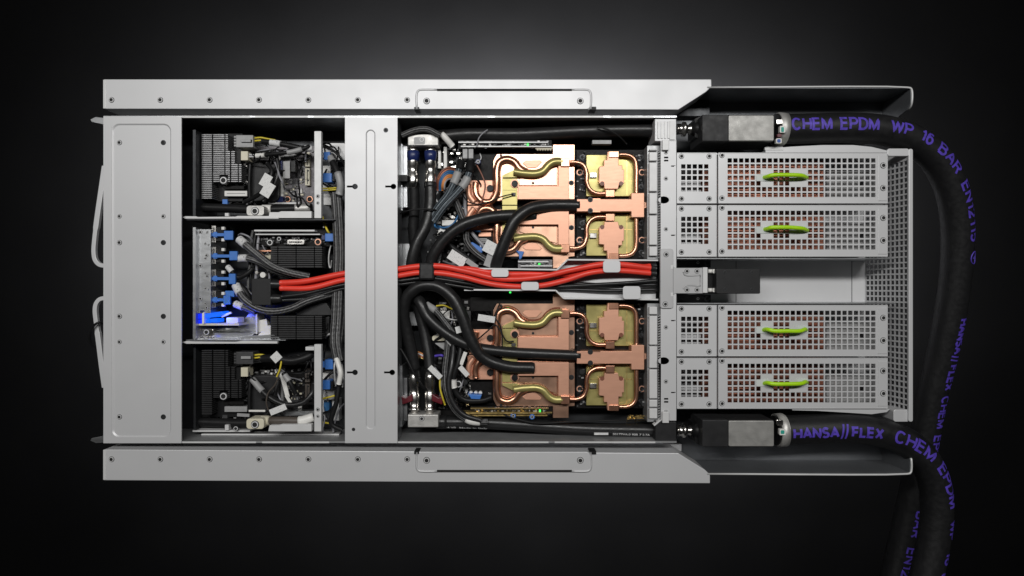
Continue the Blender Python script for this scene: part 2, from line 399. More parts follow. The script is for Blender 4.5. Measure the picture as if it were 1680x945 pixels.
def text_on_path(body, pw, s0, size, r, a0, a1, material, parent, width=None, bold=.03, name='lettering'):
    """ink lettering wrapped on a hose: starts s0 millimetres along world path pw; a0, a1 = angle round the hose at start and end"""
    h = size * .72e-3; r *= .001; th = (.215 + (bold - .03) * 3.) * h; gap = .26
    adv = []; x = 0
    for ch_ in body: adv.append(x); x += GL[ch_][0] + gap
    total = (x - gap) * h; k = (width * .001 - th) / total if width else 1.
    L = [0.]
    for a, b in zip(pw, pw[1:]): L.append(L[-1] + (b - a).length)
    def frame(d):
        i = 1
        while i < len(L) - 1 and L[i] < d: i += 1
        t = (d - L[i-1]) / (L[i] - L[i-1]); c = pw[i-1].lerp(pw[i], t)
        ta = (pw[min(i+1, len(pw)-1)] - pw[i-1]).normalized(); tb = (pw[i] - pw[max(i-2, 0)]).normalized()
        tg = tb.lerp(ta, t).normalized(); up = Vector((0, 0, 1)); up = (up - tg * up.dot(tg)).normalized()
        return c, up, up.cross(tg)
    mb = MB(); lift = 0
    for ch_, ax in zip(body, adv):
        for st in GL[ch_][1]:
            pts = [(( ax + px) * h * k + th / 2, py * h) for px, py in st]
            den = [pts[0]]
            for a, b in zip(pts, pts[1:]):
                m = max(1, int(math.hypot(b[0]-a[0], b[1]-a[1]) / (h * .2)))
                for q in range(1, m + 1): den.append((a[0] + (b[0]-a[0]) * q / m, a[1] + (b[1]-a[1]) * q / m))
            den = [den[0]] + [b for a, b in zip(den, den[1:]) if math.hypot(b[0]-a[0], b[1]-a[1]) > 1e-7]
            closed = math.hypot(den[0][0]-den[-1][0], den[0][1]-den[-1][1]) < 1e-6
            rows = []; n = len(den); lift += 1
            for i in range(n):
                p = den[i]; pa = den[i-1] if i else (den[-2] if closed else None); pb = den[i+1] if i < n-1 else (den[1] if closed else None)
                def nrm(a, b): l = math.hypot(b[0]-a[0], b[1]-a[1]); return (-(b[1]-a[1]) / l, (b[0]-a[0]) / l)
                if pa and pb:
                    n1, n2 = nrm(pa, p), nrm(p, pb); mx, my = n1[0]+n2[0], n1[1]+n2[1]; l2 = max(.5, (mx*mx+my*my) / 2); mx, my = mx / l2, my / l2
                else: mx, my = nrm(p, pb) if pb else nrm(pa, p)
                row = []
                for sg in (.5, -.5):
                    u, v = p[0] + mx * th * sg, p[1] + my * th * sg - h / 2
                    c, up, sd = frame(s0 * .001 + u); an = math.radians(a0 + (a1 - a0) * u / (total * k + th)) + v / r
                    row.append(mb.bm.verts.new(c + (up * math.cos(an) + sd * math.sin(an)) * (r + .0003 + (lift % 4) * .00006)))
                rows.append(row)
            for q0, q1 in zip(rows, rows[1:]):
                f = mb.bm.faces.new((q0[1], q1[1], q1[0], q0[0])); f.smooth = True
    return part(name, mb, material, parent)
def text_pipe(body, pw, s0, size, r, a0, a1, material, parent, width=None):
    size *= .001; r *= .001; bm = glyphs(body, size, .02 * size)
    xs = [v.co.x for v in bm.verts]; wd = max(xs) - min(xs); x0 = min(xs); k = (width * .001 / wd) if width else 1.
    for v in bm.verts:
        u = (v.co.x - x0) * k; w_ = v.co.y - size * .36; d = s0 * .001 + u; acc = 0
        for q0, q1 in zip(pw, pw[1:]):
            l = (q1 - q0).length
            if acc + l >= d: break
            acc += l
        tg = (q1 - q0).normalized(); c = q0.lerp(q1, (d - acc) / l); up = Vector((0, 0, 1)); up = (up - tg * up.dot(tg)).normalized(); sd = up.cross(tg)
        an = math.radians(a0 + (a1 - a0) * u / (wd * k)) + w_ / r
        v.co = c + (up * math.cos(an) + sd * math.sin(an)) * (r + .0004)
    mb = MB(); mb.bm.free(); mb.bm = bm
    return part('lettering', mb, material, parent)
def text_flat(body, x, y, z, size, ang, material, parent, bold=.02, width=None):
    bm = glyphs(body, size * .001, bold * size * .001); o = P(x, y, z); a = math.radians(ang)
    xs = [v.co.x for v in bm.verts]; k = (width * .001 / (max(xs) - min(xs))) if width else 1
    for v in bm.verts: v.co = o + Matrix.Rotation(a, 3, 'Z') @ Vector((v.co.x * k, v.co.y, 0))
    mb = MB(); mb.bm.free(); mb.bm = bm
    return part('lettering', mb, material, parent)

# ================================================================== SETTING
mb = MB(); s = 5.0
vs = [mb.bm.verts.new((x, y, -.5)) for x, y in ((-s, -s), (s, -s), (s, s), (-s, s))]; mb.bm.faces.new(vs)
bd = part('backdrop', mb, 'velvet'); bd['kind'] = 'structure'; bd['label'] = 'black backdrop under the server'

# ================================================================== CHASSIS
ch = T('server_chassis', 'silver open-topped server chassis with broad front cover and cross bar', 'server chassis', 640, 460, -88)
part('floor_panel', MB().box(170, 190, 1110, 727, -90, -88, zr=0), 'darksteel', ch)  # same steel as the chassis; the bay shadow is put into this darker colour
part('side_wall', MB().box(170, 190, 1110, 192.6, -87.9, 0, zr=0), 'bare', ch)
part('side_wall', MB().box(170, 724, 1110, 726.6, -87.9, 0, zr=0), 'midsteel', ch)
for x0, x1, y in ((299, 410, 191.2), (418, 505, 190.8), (514, 565, 191.2), (653, 800, 191.2), (812, 990, 190.8), (1002, 1072, 191.2)):
    part('rim_lip', MB().box(x0, y - .9, x1, y + 2.0, -2.6, .35), 'edge', ch)
for x0, x1 in ((299, 420), (430, 540), (653, 900), (910, 1075)):
    part('rim_lip', MB().box(x0, 724.4, x1, 727, -2.6, .35), 'edge', ch)
part('front_wall', MB().box(170, 192.8, 172, 723.8, -87.8, -2.2, zr=0), 'bare', ch)
part('bulkhead', MB().box(316.5, 213, 321, 356, -86, -14), 'darksteel', ch)
part('bulkhead', MB().box(316.5, 373, 321, 556, -86, -14), 'bare', ch)
part('bulkhead', MB().box(317.5, 566, 321, 705, -86, -30), 'darksteel', ch)
# front cover with pressed panel
mb = MB().emboss([(170, 191), (298, 191), (298, 727), (170, 727)], lambda i: rr(184 + i, 203 + i, 281 - i, 717 - i, 12 - i * .6, 8), 1.6, 2.2, 0.6)
fc = part('front_cover', mb, 'steel', ch)
for y in (234, 355, 398, 519, 561, 684):
    for x in (196, 268):
        screw(fc, x, y, -1.0, 3.3 if y in (355, 561) else 3.9, SCREW if (y in (355, 561) or x == 196) else SCREWD)
part('cover_hem', MB().box(181.5, 206, 183, 714, -.5, 1.0), 'steel', fc)
# cross bar
def keyhole(x, y, sgn=1):
    out = [(x - 11, y - 1.6), (x - 2, y - 1.6)]
    out += [(x + 2.5 + 4.6 * math.cos(math.radians(a)), y + 4.6 * math.sin(math.radians(a))) for a in range(-150, 151, 30)]
    out += [(x - 2, y + 1.6), (x - 11, y + 1.6)]
    return out
holes = [keyhole(580, 306), keyhole(643, 306), keyhole(580, 611), keyhole(641, 611), rr(608 - 8.5, 212, 608 + 8.5, 705, 8.4, 6)]
mb = MB().plate([(566, 192), (652, 192), (652, 727), (566, 727)], holes, -1.6, .6)
cb = part('cross_bar', mb, 'steel', ch)
mb = MB().emboss(rr(599.5, 212, 616.5, 705, 8.4, 6), lambda i: rr(600.2 + i, 212.7 + i, 615.8 - i, 704.3 - i, 7.6 - i, 6), 1.3, 1.8, .55)
part('pressed_rib', mb, 'steel', cb)
screw(cb, 633, 213.5, .6, 3.6, SCREWD); screw(cb, 580, 704.5, .6, 2.6, SCREWD)
for x in (566.2, 650): part('bar_web', MB().box(x, 194, x + 1.8, 723, -40, -1.7, zr=0), 'bare', ch)
# rear bracket strip
holes = [[(1089 + 9 * math.cos(t*.524) + (0), 328 + 6 * math.sin(t*.524)) for t in range(12)], [(1089 + 9 * math.cos(t*.524), 592 + 6 * math.sin(t*.524)) for t in range(12)]]
for y in (241, 676): holes.append([(1092.5 + 3.6*math.cos(t*.785), y + 2.6*math.sin(t*.785)) for t in range(8)])
for y0 in (257, 262, 653, 658): holes.append([(1089.5, y0), (1096.5, y0), (1096.5, y0 + 2.8), (1089.5, y0 + 2.8)])
for y in (272.5, 386, 526, 644): holes.append([(1101, y - 1), (1108.5, y - 1), (1108.5, y + 1), (1101, y + 1)])
rb = part('rear_bracket', MB().plate([(1084, 229), (1109.5, 229), (1109.5, 690), (1084, 690)], holes, -3.5, -2), 'steel', ch)
part('bracket_web', MB().box(1107.6, 232, 1109.2, 688, -86, -3.6, zr=0), 'bare', rb)
for y in (247, 293, 376, 537, 626, 676): screw(rb, 1092.5, y + (3 if y == 247 else 0), -2, 3.1)
part('tie_tab', MB().box(1087, 229.5, 1097.5, 246, -1.9, 4), 'edge', rb, bev=.5); part('tie_tab', MB().box(1087, 676, 1097.5, 694, -1.9, 4), 'edge', rb, bev=.5)

# ================================================================== SIDE RAILS
def rail(label, poly, ys, yp0, yp1, slit, sgn, ysc, x_off=0):
    r = T('side_rail', label, 'side rail', 640, ys, -60, 'silver rails along both sides of the server')
    b = part('rail_body', MB().prism(poly, -58, 0), 'steel', r, bev=.9)
    part('end_cap', MB().box(169, min(p[1] for p in poly[:1] + poly[-1:]) + .6, 173.6, max(p[1] for p in poly[:1] + poly[-1:]) - .6, -58, .7), 'edge', r, bev=.5)
    for x in (183, 263, 344, 425, 506, 587, 668): screw(r, x, ysc, 0, 4.3)
    # access panel let into the rail
    ap = part('access_panel', MB().rrect(684.5, yp0, 968.5, yp1, 6, -3, 1.6), 'steel', r, bev=.6)
    screw(ap, 700, (yp0 + yp1) / 2 + 2.5 * (1 if sgn > 0 else -.8), 1.6, 5); screw(ap, 952, (yp0 + yp1) / 2 + 2.5 * (1 if sgn > 0 else -.8), 1.6, 5)
    # raised seam on the two outer corners, dark slit between
    a, c = (yp0, yp1) if sgn > 0 else (yp1, yp0)
    for xa, xs_, xe in ((684, 1, 717), (969, -1, 938)):
        part('panel_seam', MB().tube([(xa, c, 1), (xa, a + 6 * sgn, 1), (xa + 3 * xs_, a + 1 * sgn, 1), (xa + 8 * xs_, a, 1), (xe, a, 1)], 2.0, 8, 4), 'steel', ap)
    part('slit', MB().box(717, a - 1.9, 938, a + 1.5, -.6, 2.6), 'hole', ap)
    part('rubber_stop', MB().box(679.5, c - 3.5 if sgn > 0 else c - 1, 687.5, c + 1 if sgn > 0 else c + 3.5, -20, 2.2).box(967.5, c - 4 if sgn > 0 else c - 1, 978, c + 1 if sgn > 0 else c + 4, -20, 2.2), 'black', ap)
    return r
r1 = rail('upper side rail, the one beside the silver hose coupling sticker', [(170, 130), (1167, 130), (1167.5, 142), (1158, 151), (1113, 180), (170, 178.5)], 155, 147.5, 179, 0, 1, 164)
r2 = rail('lower side rail, the one along the edge with the Made in Italy pipe', [(170, 737.5), (1113, 743.5), (1157, 771), (1165, 779), (1165, 793), (170, 788)], 765, 741.5, 773, 0, -1, 753.5)
r1['label'] = 'side rail along the upper edge of the server, brightly lit'
r2['label'] = 'side rail along the lower edge of the server, in dimmer light'
# rear wings of the rails: thin bent sheet
def wing(r, y, sgn, x1):
    """vertical sheet at y with a floor fold and a rear wall, open towards the middle; sgn +1 = upper"""
    mb = MB(); mb.box(1158, y - 1.3, x1, y + 1.3, -78, -1, zr=0)
    w = part('rear_wing', mb, 'wing', r)
    part('wing_floor', MB().box(1115, min(y, y + 46 * sgn), x1, max(y, y + 46 * sgn), -79.5, -78.2, zr=0), 'wing', w)
    part('wing_lip', MB().tube([(1160, y, -.5), (x1 - 8, y, -.5), (x1 - 2, y + 1.5 * sgn, -.6), (x1, y + 5 * sgn, -.8), (x1, y + 24 * sgn, -1), (x1 - 3, y + 33 * sgn, -9), (x1 - 14, y + 40 * sgn, -30)], 1.6, 8, 5), 'edge', w)
    # rear wall as a folded cheek
    m2 = MB(); pr = [(y, -78), (y, -1), (y + 24 * sgn, -1), (y + 34 * sgn, -12), (y + 46 * sgn, -60), (y + 46 * sgn, -78)]
    f = [P(x1, yy, zz, 0) for yy, zz in pr]; g = [v - Vector((.0016, 0, 0)) for v in f]
    a = [m2.bm.verts.new(v) for v in f]; b = [m2.bm.verts.new(v) for v in g]
    m2.bm.faces.new(a); m2.bm.faces.new(list(reversed(b)))
    for i in range(6): m2.bm.faces.new((a[i], a[(i+1) % 6], b[(i+1) % 6], b[i]))
    bmesh.ops.recalc_face_normals(m2.bm, faces=m2.bm.faces)
    part('wing_cheek', m2, 'wing', w)
wing(r1, 143.5, 1, 1496); wing(r2, 777.5, -1, 1495)
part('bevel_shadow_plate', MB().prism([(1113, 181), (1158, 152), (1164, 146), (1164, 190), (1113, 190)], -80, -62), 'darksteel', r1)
part('lower_foot', MB().box(1006, 729, 1118, 740, -84, -62), 'steel', r2)

# ================================================================== FRONT LEVERS
def lever(label, pts, tabs):
    l = T('ejector_lever', label, 'lever', 165, pts[0][1], -20, 'silver levers on the front edge')
    pw = path(pts, 7); mb = MB(); prev = None; rows = []
    for i, p in enumerate(pw):
        t = (pw[min(i+1, len(pw)-1)] - pw[max(i-1, 0)]).normalized(); n = Vector((-t.y, t.x, 0)).normalized() * .0034 * (1.25 if i < len(pw) * .35 else 1.)
        rows.append([mb.bm.verts.new(v) for v in (p + n, p - n, p - n - Vector((0, 0, .006)), p + n - Vector((0, 0, .006)))])
    for a, b in zip(rows, rows[1:]):
        for k in range(4): mb.bm.faces.new((a[k], a[(k+1) % 4], b[(k+1) % 4], b[k]))
    mb.bm.faces.new(rows[0]); mb.bm.faces.new(list(reversed(rows[-1])))
    bmesh.ops.recalc_face_normals(mb.bm, faces=mb.bm.faces)
    part('lever_bar', mb, 'steel', l, bev=.6)
    m2 = MB(); m2.prism(tabs, -16, -12); part('corner_latch', m2, 'bare', l, bev=.5)
lever('upper front lever, a bent silver strip hooking towards the middle', [(171, 272, -8), (165.5, 310, -8), (159, 355, -8), (154, 395, -8), (153, 415, -8), (155.5, 427, -8), (162, 434, -8), (173, 436.5, -8)],
      [(148, 196), (157, 191.5), (175, 194), (175, 206), (168, 204), (150, 200)])
lever('lower front lever, a bent silver strip with a black cable loop round it', [(171, 636, -8), (166, 600, -8), (161, 560, -8), (157, 530, -8), (155, 508, -8), (157, 498, -8), (163, 491, -8), (173, 489, -8)],
      [(148, 723), (157, 727), (175, 726), (175, 712), (166, 716), (150, 719)])
solo('cable_loop', 'thin black cable loop hanging round the lower front lever', 'cable', MB().tube([(172, 533, -14), (163, 529, -2), (155, 533, -1), (149, 543, -4), (147, 556, -10), (152, 566, -16), (163, 572, -24), (172, 572, -30)], 2.0, 8), 'black')

# ================================================================== FRONT BAYS
# ---- outer finned heatsinks
def outer_heatsink(label, dy, material, g):
    h = T('finned_heatsink', label, 'heatsink', 362, 272 + dy, -80, g)
    part('base', MB().box(326, 219 + dy, 398, 330 + dy, -80, -52), 'black', h)
    mb = MB(); y = 220.5
    while y < 327:
        right = 374 if y < 247 else 385 if y < 267.5 else 396 if y < 299 else 352
        segs = [(331, 347.5), (350, 367.8), (370.5, 377), (379, 385), (386.8, 391.5), (393, 396)]
        if y < 247: segs = [(331, 347.5), (350, 368), (370, 374)]
        elif y < 267.5: segs = [(331, 347.5), (350, 368), (370, 377), (379.5, 385)]
        else: segs = [(331, 347.5), (350, 368), (370, 377), (379.5, 390), (392, 396)]
        if y >= 287: segs = [(331, 347.5), (350, 360), (374, 377), (379.5, 390), (392, 396)]
        for a, b in segs:
            if b <= right: mb.box(a, y + dy, b, y + 1.5 + dy, -51.9, -30)
        y += 3.05
    part('fins', mb, material, h, kind='stuff')
    screw(h, 367, 296 + dy, -28, 6.2, SCREW); part('screw_post', MB().cyl(367, 296 + dy, 6.6, -51.9, -28.1), 'chrome', h)
    return h
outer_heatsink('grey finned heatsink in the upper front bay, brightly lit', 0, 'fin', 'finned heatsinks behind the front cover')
outer_heatsink('finned heatsink in the lower front bay, its shade put into dark fins', 354, 'finblack', 'finned heatsinks behind the front cover')  # same fins as the upper one; weaker light painted in with the black material
# ---- middle black heatsinks
def mid_heatsink(label, x0, y0, x1, y1):
    h = T('black_heatsink', label, 'heatsink', (x0 + x1) / 2, (y0 + y1) / 2, -80, 'black ribbed heatsinks in the middle bay')
    part('base', MB().box(x0, y0, x1, y1, -80, -38), 'black', h)
    mb = MB(); y = y0 + .5; 
    cuts = [x0, x0 + 11, x0 + 12.6, x0 + 41, x0 + 42.6, x0 + 71, x0 + 72.6, x1]
    while y < y1 - 1.5:
        for i in range(0, 8, 2): mb.box(cuts[i], y, cuts[i+1], y + 2.2, -37.9, -16)
        y += 3.55
    part('fins', mb, 'finblack', h, kind='stuff')
mid_heatsink('black ribbed heatsink above the red cables', 444, 404, 528, 441)
mid_heatsink('black ribbed heatsink below the black power plug', 444, 518, 528, 556)
solo('plain_cooler_block', 'plain black cooler block partly under the braided cable', 'heatsink', MB().prism([(486, 500), (535, 497), (548, 517), (486, 517)], -80, -34).prism([(528.5, 522), (540, 519), (540, 548), (528.5, 548)], -80, -40), 'finblack', bev=.6)

# ---- circuit boards of the outer bays
def components(x0, y0, x1, y1, z, n, seed, hmax=5, smin=1.6, smax=5):
    rnd = random.Random(seed); mb = MB()
    for _ in range(n):
        w = rnd.uniform(smin, smax); h = rnd.uniform(smin, smax * .7); x = rnd.uniform(x0, x1 - w); y = rnd.uniform(y0, y1 - h)
        mb.m(rnd.choice((0, 0, 0, 1, 1, 2))); mb.box(x, y, x + w, y + h, z + .02, z + rnd.uniform(.8, hmax))
    return mb
def node_board(label, dy, dark, seed):
    mt = 'pcbblack' if dark else 'pcbgrey'
    b = T('node_circuit_board', label, 'circuit board', 470, 300 + dy, -72, 'node boards in the outer front bays')
    part('board', MB().box(398, 240 + dy, 516, 346 + dy, -74, -70), mt, b)
    part('components', components(464, 262 + dy, 500, 343 + dy, -70, 120, seed, 4), ['chip', 'grey', 'cream'], b, kind='stuff')
    part('components', components(400, 246 + dy, 515, 262 + dy, -70, 50, seed + 1, 6), ['chip', 'grey', 'white'], b, kind='stuff')
    for y0, y1 in ((250, 273), (276, 304)):
        s_ = part('memory_slot', MB().box(500.5, y0 + dy, 508, y1 + dy, -69.9, -62), 'cream' if not dark else 'slotbrown', b)
        part('slot_gap', MB().box(503.6, y0 + 2 + dy, 504.8, y1 - 2 + dy, -62, -61.8), 'hole', s_)
    for y in (255, 280, 296): screw(b, 505.5, y + dy, -61.7, 1.4, SCREWD)
    part('chip', MB().box(479, 296 + dy, 490, 305 + dy, -69.9, -67), 'chip', b)
    part('chip', MB().box(489, 311 + dy, 495, 317 + dy, -69.9, -66), 'white', b)
    for x in (472, 508.5): screw(b, x, 327 + dy, -69.5, 6.2, SCREWC)
    part('slot_bar', MB().box(458, 256 + dy, 465, 326 + dy, -69.9, -60), 'white' if not dark else 'grey', b)
    part('slot_latch', MB().box(449, 322 + dy, 464, 331 + dy, -69.8, -57), 'navy', b)
    part('lower_edge', MB().box(440, 332 + dy, 491, 334.5 + dy, -69.8, -58), 'edge', b)
    return b
node_board('grey circuit board with cream slots in the upper front bay', 0, False, 3)
node_board('black circuit board with small grey parts in the lower front bay', 354, True, 9)
# ---- card frames
def card_frame(label, dy, hook):
    f = T('card_frame', label, 'card frame', 522, 290 + dy, -60, 'silver card frames in the outer front bays')
    v = part('upright', MB().box(515.5, 215 + dy, 527, 358 + dy, -17, -8), 'edge', f, bev=.6)
    screw(v, 521.5, 322 + dy, -8, 3); screw(v, 521.5, 333 + dy, -8, 2.4)
    fl = MB().prism([(442, 348 + dy), (457, 348 + dy), (461, 346.5 + dy), (511, 346.5 + dy), (511, 357.8 + dy), (440, 357.8 + dy)], -20, -9)
    part('foot_flange', fl, 'edge', f, bev=.5)
    if hook: part('hook', MB().box(501, 219 + dy, 515.3, 225 + dy, -30, -8.4), 'edge', f, bev=.6)
    c = part('cable_clamp', MB().rrect(404, 337 + dy, 433, 354 + dy, 5, -40, -12), 'cast' if not hook else 'cream', f, bev=1)
    screw(c, 418.5, 346.5 + dy, -12, 6.2)
    return f
card_frame('silver card frame in the upper front bay, no hook', 0, False)
card_frame('silver card frame in the lower front bay, with a bent hook', 350, True)
# ---- bay dividers
d = T('bay_divider', 'thin silver divider between the upper and middle front bays', 'divider', 400, 356, -80, 'sheet dividers between the front bays')
part('divider_sheet', MB().box(300, 358.6, 545, 360, -86, -10, zr=0), 'darksteel', d)
part('divider_edge', MB().prism([(299, 356.5), (304, 354.7), (322, 355), (324, 356), (386, 355.4), (390, 354.2), (442, 354.4), (457, 356), (457, 358.6), (304, 358.6)], -14, -8), 'edge', d)
part('divider_pin', MB().box(369, 349.5, 375, 354.6, -14, -8), 'edge', d)
d = T('bay_divider', 'silver divider under the blue lights, between the middle and lower bays', 'divider', 400, 560, -80, 'sheet dividers between the front bays')
part('divider_sheet', MB().box(300, 558.2, 465, 559.6, -86, -10, zr=0), 'bare', d)
part('divider_edge', MB().prism([(298, 561.5), (306, 559.5), (318, 560.2), (386, 560.8), (398, 559), (455, 560), (455, 563.5), (306, 563.8)], -14, -8), 'edge', d)
part('shelf_sheet', MB().prism([(318, 555), (392, 555), (402, 552), (448, 549), (463, 556), (440, 559), (318, 559)], -40, -18), 'bare', d)
d = T('floor_ledge', 'thin steel ledge along the bottom of the lower front bay', 'ledge', 420, 709, -80)
part('ledge_sheet', MB().box(316, 706, 410, 708.5, -60, -34).box(330, 712, 556, 714, -60, -40), 'edge', d)
part('ledge_pin', MB().box(369, 697, 375, 706, -40, -30), 'edge', d); screw(d, 387, 703, -30, 4)

# ---- connectors at the heatsinks
def plug(label, dy, mt, wires):
    c = T('power_plug', label, 'plug', 400, 230 + dy, -50, 'square power plugs beside the outer heatsinks')
    part('housing', MB().box(387, 221.5 + dy, 415, 241.5 + dy, -50, -22), mt, c, bev=.8)
    tp = MB()
    for k in range(4): tp.box(384, 223 + k * 4.7 + dy, 387.2, 226 + k * 4.7 + dy, -46, -24)
    part('teeth', tp, mt, c); part('latch', MB().box(395, 228.5 + dy, 411, 233 + dy, -21.9, -18.5), 'grey', c, bev=.5)
    part('latch_gap', MB().box(411, 229 + dy, 413.5, 234 + dy, -21.9, -21.4), 'hole', c)
    for (y0, y1, mm) in wires:
        part('wire', MB().tube([(415, y0 + dy, -30), (428, y0 - 1.2 + dy, -28), (440, y1 + dy, -32), (452, y1 + 2 + dy, -36)], 1.5, 8, 5), mm, c)
W = ((227, 228, 'yellowwire'), (231.5, 230, 'yellowwire'), (236, 233, 'black'), (239, 236, 'black'))
plug('light grey power plug by the upper bay heatsink', 0, 'grey', W)
plug('dark power plug by the lower bay heatsink', 356, 'chip', W)
for dy, lb in ((0, 'cream fan plug under the light grey power plug'), (355, 'cream fan plug under the dark power plug')):
    c = T('fan_plug', lb, 'plug', 400, 255 + dy, -55, 'small cream plugs beside the outer heatsinks')
    part('housing', MB().box(395, 248 + dy, 406.5, 263 + dy, -50, -28), 'cream', c, bev=.6); part('socket', MB().box(385, 248 + dy, 394.8, 268 + dy, -50, -36), 'black', c)
    if not dy:
        for k in range(3): part('wire', MB().tube([(406, 252.5 + k * 2.6, -34), (414, 254 + k * 1.6, -32), (421, 255 + k * 1.0, -32)], 1.2, 8, 5), 'whitewire' if k != 1 else 'greywire', c)
for dy, mt, lb in ((0, 'white', 'white slot connector below the upper bay heatsink screw'), (354, 'grey', 'grey slot connector below the lower bay heatsink screw')):
    c = T('slot_connector', lb, 'connector', 386, 318 + dy, -60, 'slot connectors under the outer heatsinks')
    part('slot_body', MB().box(368, 313 + dy, 405, 322 + dy, -62, -42), mt, c, bev=.8)
    part('slot_groove', MB().box(372, 316.6 + dy, 402, 318 + dy, -41.99, -41.6), 'grey', c)
    part('slot_rim', MB().box(366, 305 + dy, 400, 310 + dy, -62, -40), 'pcbblack', c)
    part('small_parts', components(397, 266 + dy, 408, 322 + dy, -62, 50, 47 + dy, 14, 1.6, 4), ['chip', 'chrome' if not dy else 'chip', 'black'], c, kind='stuff')
    part('slot_base', MB().box(362, 322.5 + dy, 412, 334 + dy, -74, -60), 'pcbblack', c)
    part('components', components(364, 322 + dy, 425, 336 + dy, -60, 40, 40 + dy, 5), ['chip', 'black', 'grey'], c, kind='stuff')
    part('jumper', MB().box(365, 327 + dy, 373, 336 + dy, -59.9, -50), 'blue' if not dy else 'chip', c)
# fan shrouds (curved dark housing)
for dy, lb in ((0, 'glossy black air duct in the upper front bay'), (354, 'glossy black air duct in the lower front bay')):
    dct = T('air_duct', lb, 'duct', 432, 285 + dy, -70, 'black air ducts in the outer front bays')
    part('duct_wall', MB().rrect(408, 262 + dy, 458, 331 + dy, 10, -69.8, -52), 'blockblack', dct, bev=2)
    part('duct_rim', MB().tube([(411, 262 + dy, -46), (409, 300 + dy, -44), (410, 328 + dy, -46)], 3, 10), 'black', dct)
    part('duct_fin', MB().tube([(458, 268 + dy, -42), (452, 288 + dy, -40), (447, 312 + dy, -42), (432, 331 + dy, -44)], 3.4, 10), 'rubber', dct)

def cable(label, pts, r, mt='black', sleeves=(), group=None, name='cable', tipmat='sleevelabel', n=8, cat='cable'):
    pw = path(pts, n); root = T(name, label, cat, pts[0][0], pts[0][1], pts[0][2] - r, group)
    part('jacket', MB().tube_w(pw, r * .001, 10), mt, root)
    for s0, s1, *k in sleeves:
        part('label_sleeve', MB().tube_w(sub(pw, s0, s1), (r + .9) * .001, 12), k[0] if k else tipmat, root)
    return root
G1 = 'black cables in the upper front bay'
cable('black cable with a white sleeve leaving the light grey power plug', [(430, 232, -30), (446, 234, -28), (470, 238, -26), (495, 243, -30), (512, 243, -34)], 4.6, 'black', [(.18, .40), (.86, 1)], G1)
cable('long black cable with pale sleeves running from the cream fan plug', [(418, 256, -30), (430, 255, -28), (455, 252, -24), (480, 249, -24), (500, 243, -26), (508, 240, -30)], 3.4, 'black', [(.03, .20, 'white'), (.60, .86, 'grey')], G1)
cable('curved black cable with folded white tags in the upper front bay', [(438, 268, -34), (446, 280, -28), (442, 296, -26), (432, 312, -26), (420, 322, -32), (400, 332, -40)], 3.6, 'black', [], G1)
cable('black cable behind the white tags in the upper front bay', [(452, 250, -36), (457, 275, -32), (452, 300, -30), (440, 322, -36)], 3.2, 'rubber', [], G1)
cable('black cable held by the white clamp in the upper front bay', [(322, 340, -40), (380, 342, -40), (430, 344, -38), (470, 343, -40), (512, 341, -44)], 7.5, 'black', [(.58, .66, 'white'), (.86, .99, 'cast')], G1)
def tag(label, cx, cy, w, h, ang, z, g=None, mt='label'):
    return solo('paper_tag', label, 'label', MB().rbox(cx, cy, w, h, ang, z - .8, z), mt, g)
GT = 'folded white cable tags'
tag('upper white tag on the curved cable in the upper front bay', 436, 296, 15, 21, -30, -20, GT)
tag('lower white tag on the curved cable in the upper front bay, printed', 439, 311, 17, 24, -32, -19, GT)
tag('narrow pale ribbon clip beside the navy connector in the upper front bay', 470, 276, 11, 33, 0, -44, None, 'grey')
solo('ribbon_plug', 'navy ribbon plug with black end in the upper front bay', 'plug', MB().box(454, 262, 463, 281, -60, -42).m(1).box(477, 260, 484.5, 282, -60, -44), ['navy', 'black'], bev=.6)
solo('ribbon_strip', 'slanted grey ribbon strip above the grey board', 'cable', MB().prism([(459, 258), (474, 251), (494, 249), (496, 254), (478, 260), (462, 263)], -44, -42), 'grey')

G2 = 'black cables in the lower front bay'
cable('thick black cable sagging across the lower front bay', [(412, 620, -40), (440, 650, -30), (470, 664, -26), (498, 660, -26), (512, 645, -30), (515, 630, -40)], 4.6, 'rubber', [(.02, .22, 'grey')], G2)
cable('black cable from the dark power plug up to the braided cables', [(430, 588, -30), (450, 588, -26), (480, 592, -24), (505, 585, -28), (514, 578, -34)], 7, 'black', [], G2)
cable('thin dark wire hanging down the middle of the lower front bay', [(462, 590, -22), (460, 605, -20), (452, 630, -20), (440, 645, -22), (437, 660, -22), (440, 672, -26)], 1.3, 'slotbrown', [], G2)
cable('yellow-striped thin wire at the top of the lower front bay', [(462, 592, -19), (459, 606, -18), (454, 618, -19)], 1.4, 'yellowwire', [], G2)
cable('dark bound cable with pale ends above the lower foot flange', [(430, 690, -30), (446, 690, -26), (470, 690, -24), (495, 690, -24), (515, 684, -28)], 7, 'slotbrown', [(0, .18, 'cream'), (.72, 1, 'white')], G2)
cable('wide black cable along the floor of the lower front bay', [(322, 692, -46), (380, 694, -44), (430, 694, -42)], 8, 'black', [], G2)
cable('short black cable in front of the lower board', [(465, 612, -30), (476, 628, -26), (486, 648, -30)], 4, 'black', [(.1, .4, 'grey')], G2)
tag('square white tag on the black cable in the lower front bay', 453, 586, 14, 15, -48, -17, GT)
tag('white triangular tag fold over the lower foot flange', 456, 672, 28, 10, 22, -20, GT)
tag('tall pale strip leaning beside the lower board', 467, 632, 7, 40, 14, -40, None, 'white')
tag('short pale strip at the foot of the lower board', 473, 655, 5, 15, 30, -38, None, 'white')
tag('thin white bar under the lower air duct', 421.5, 674, 27, 3, 0, -30, None, 'white')
tag('grey wedge left of the cream clamp', 399, 681, 20, 5, -3, -34, None, 'grey')
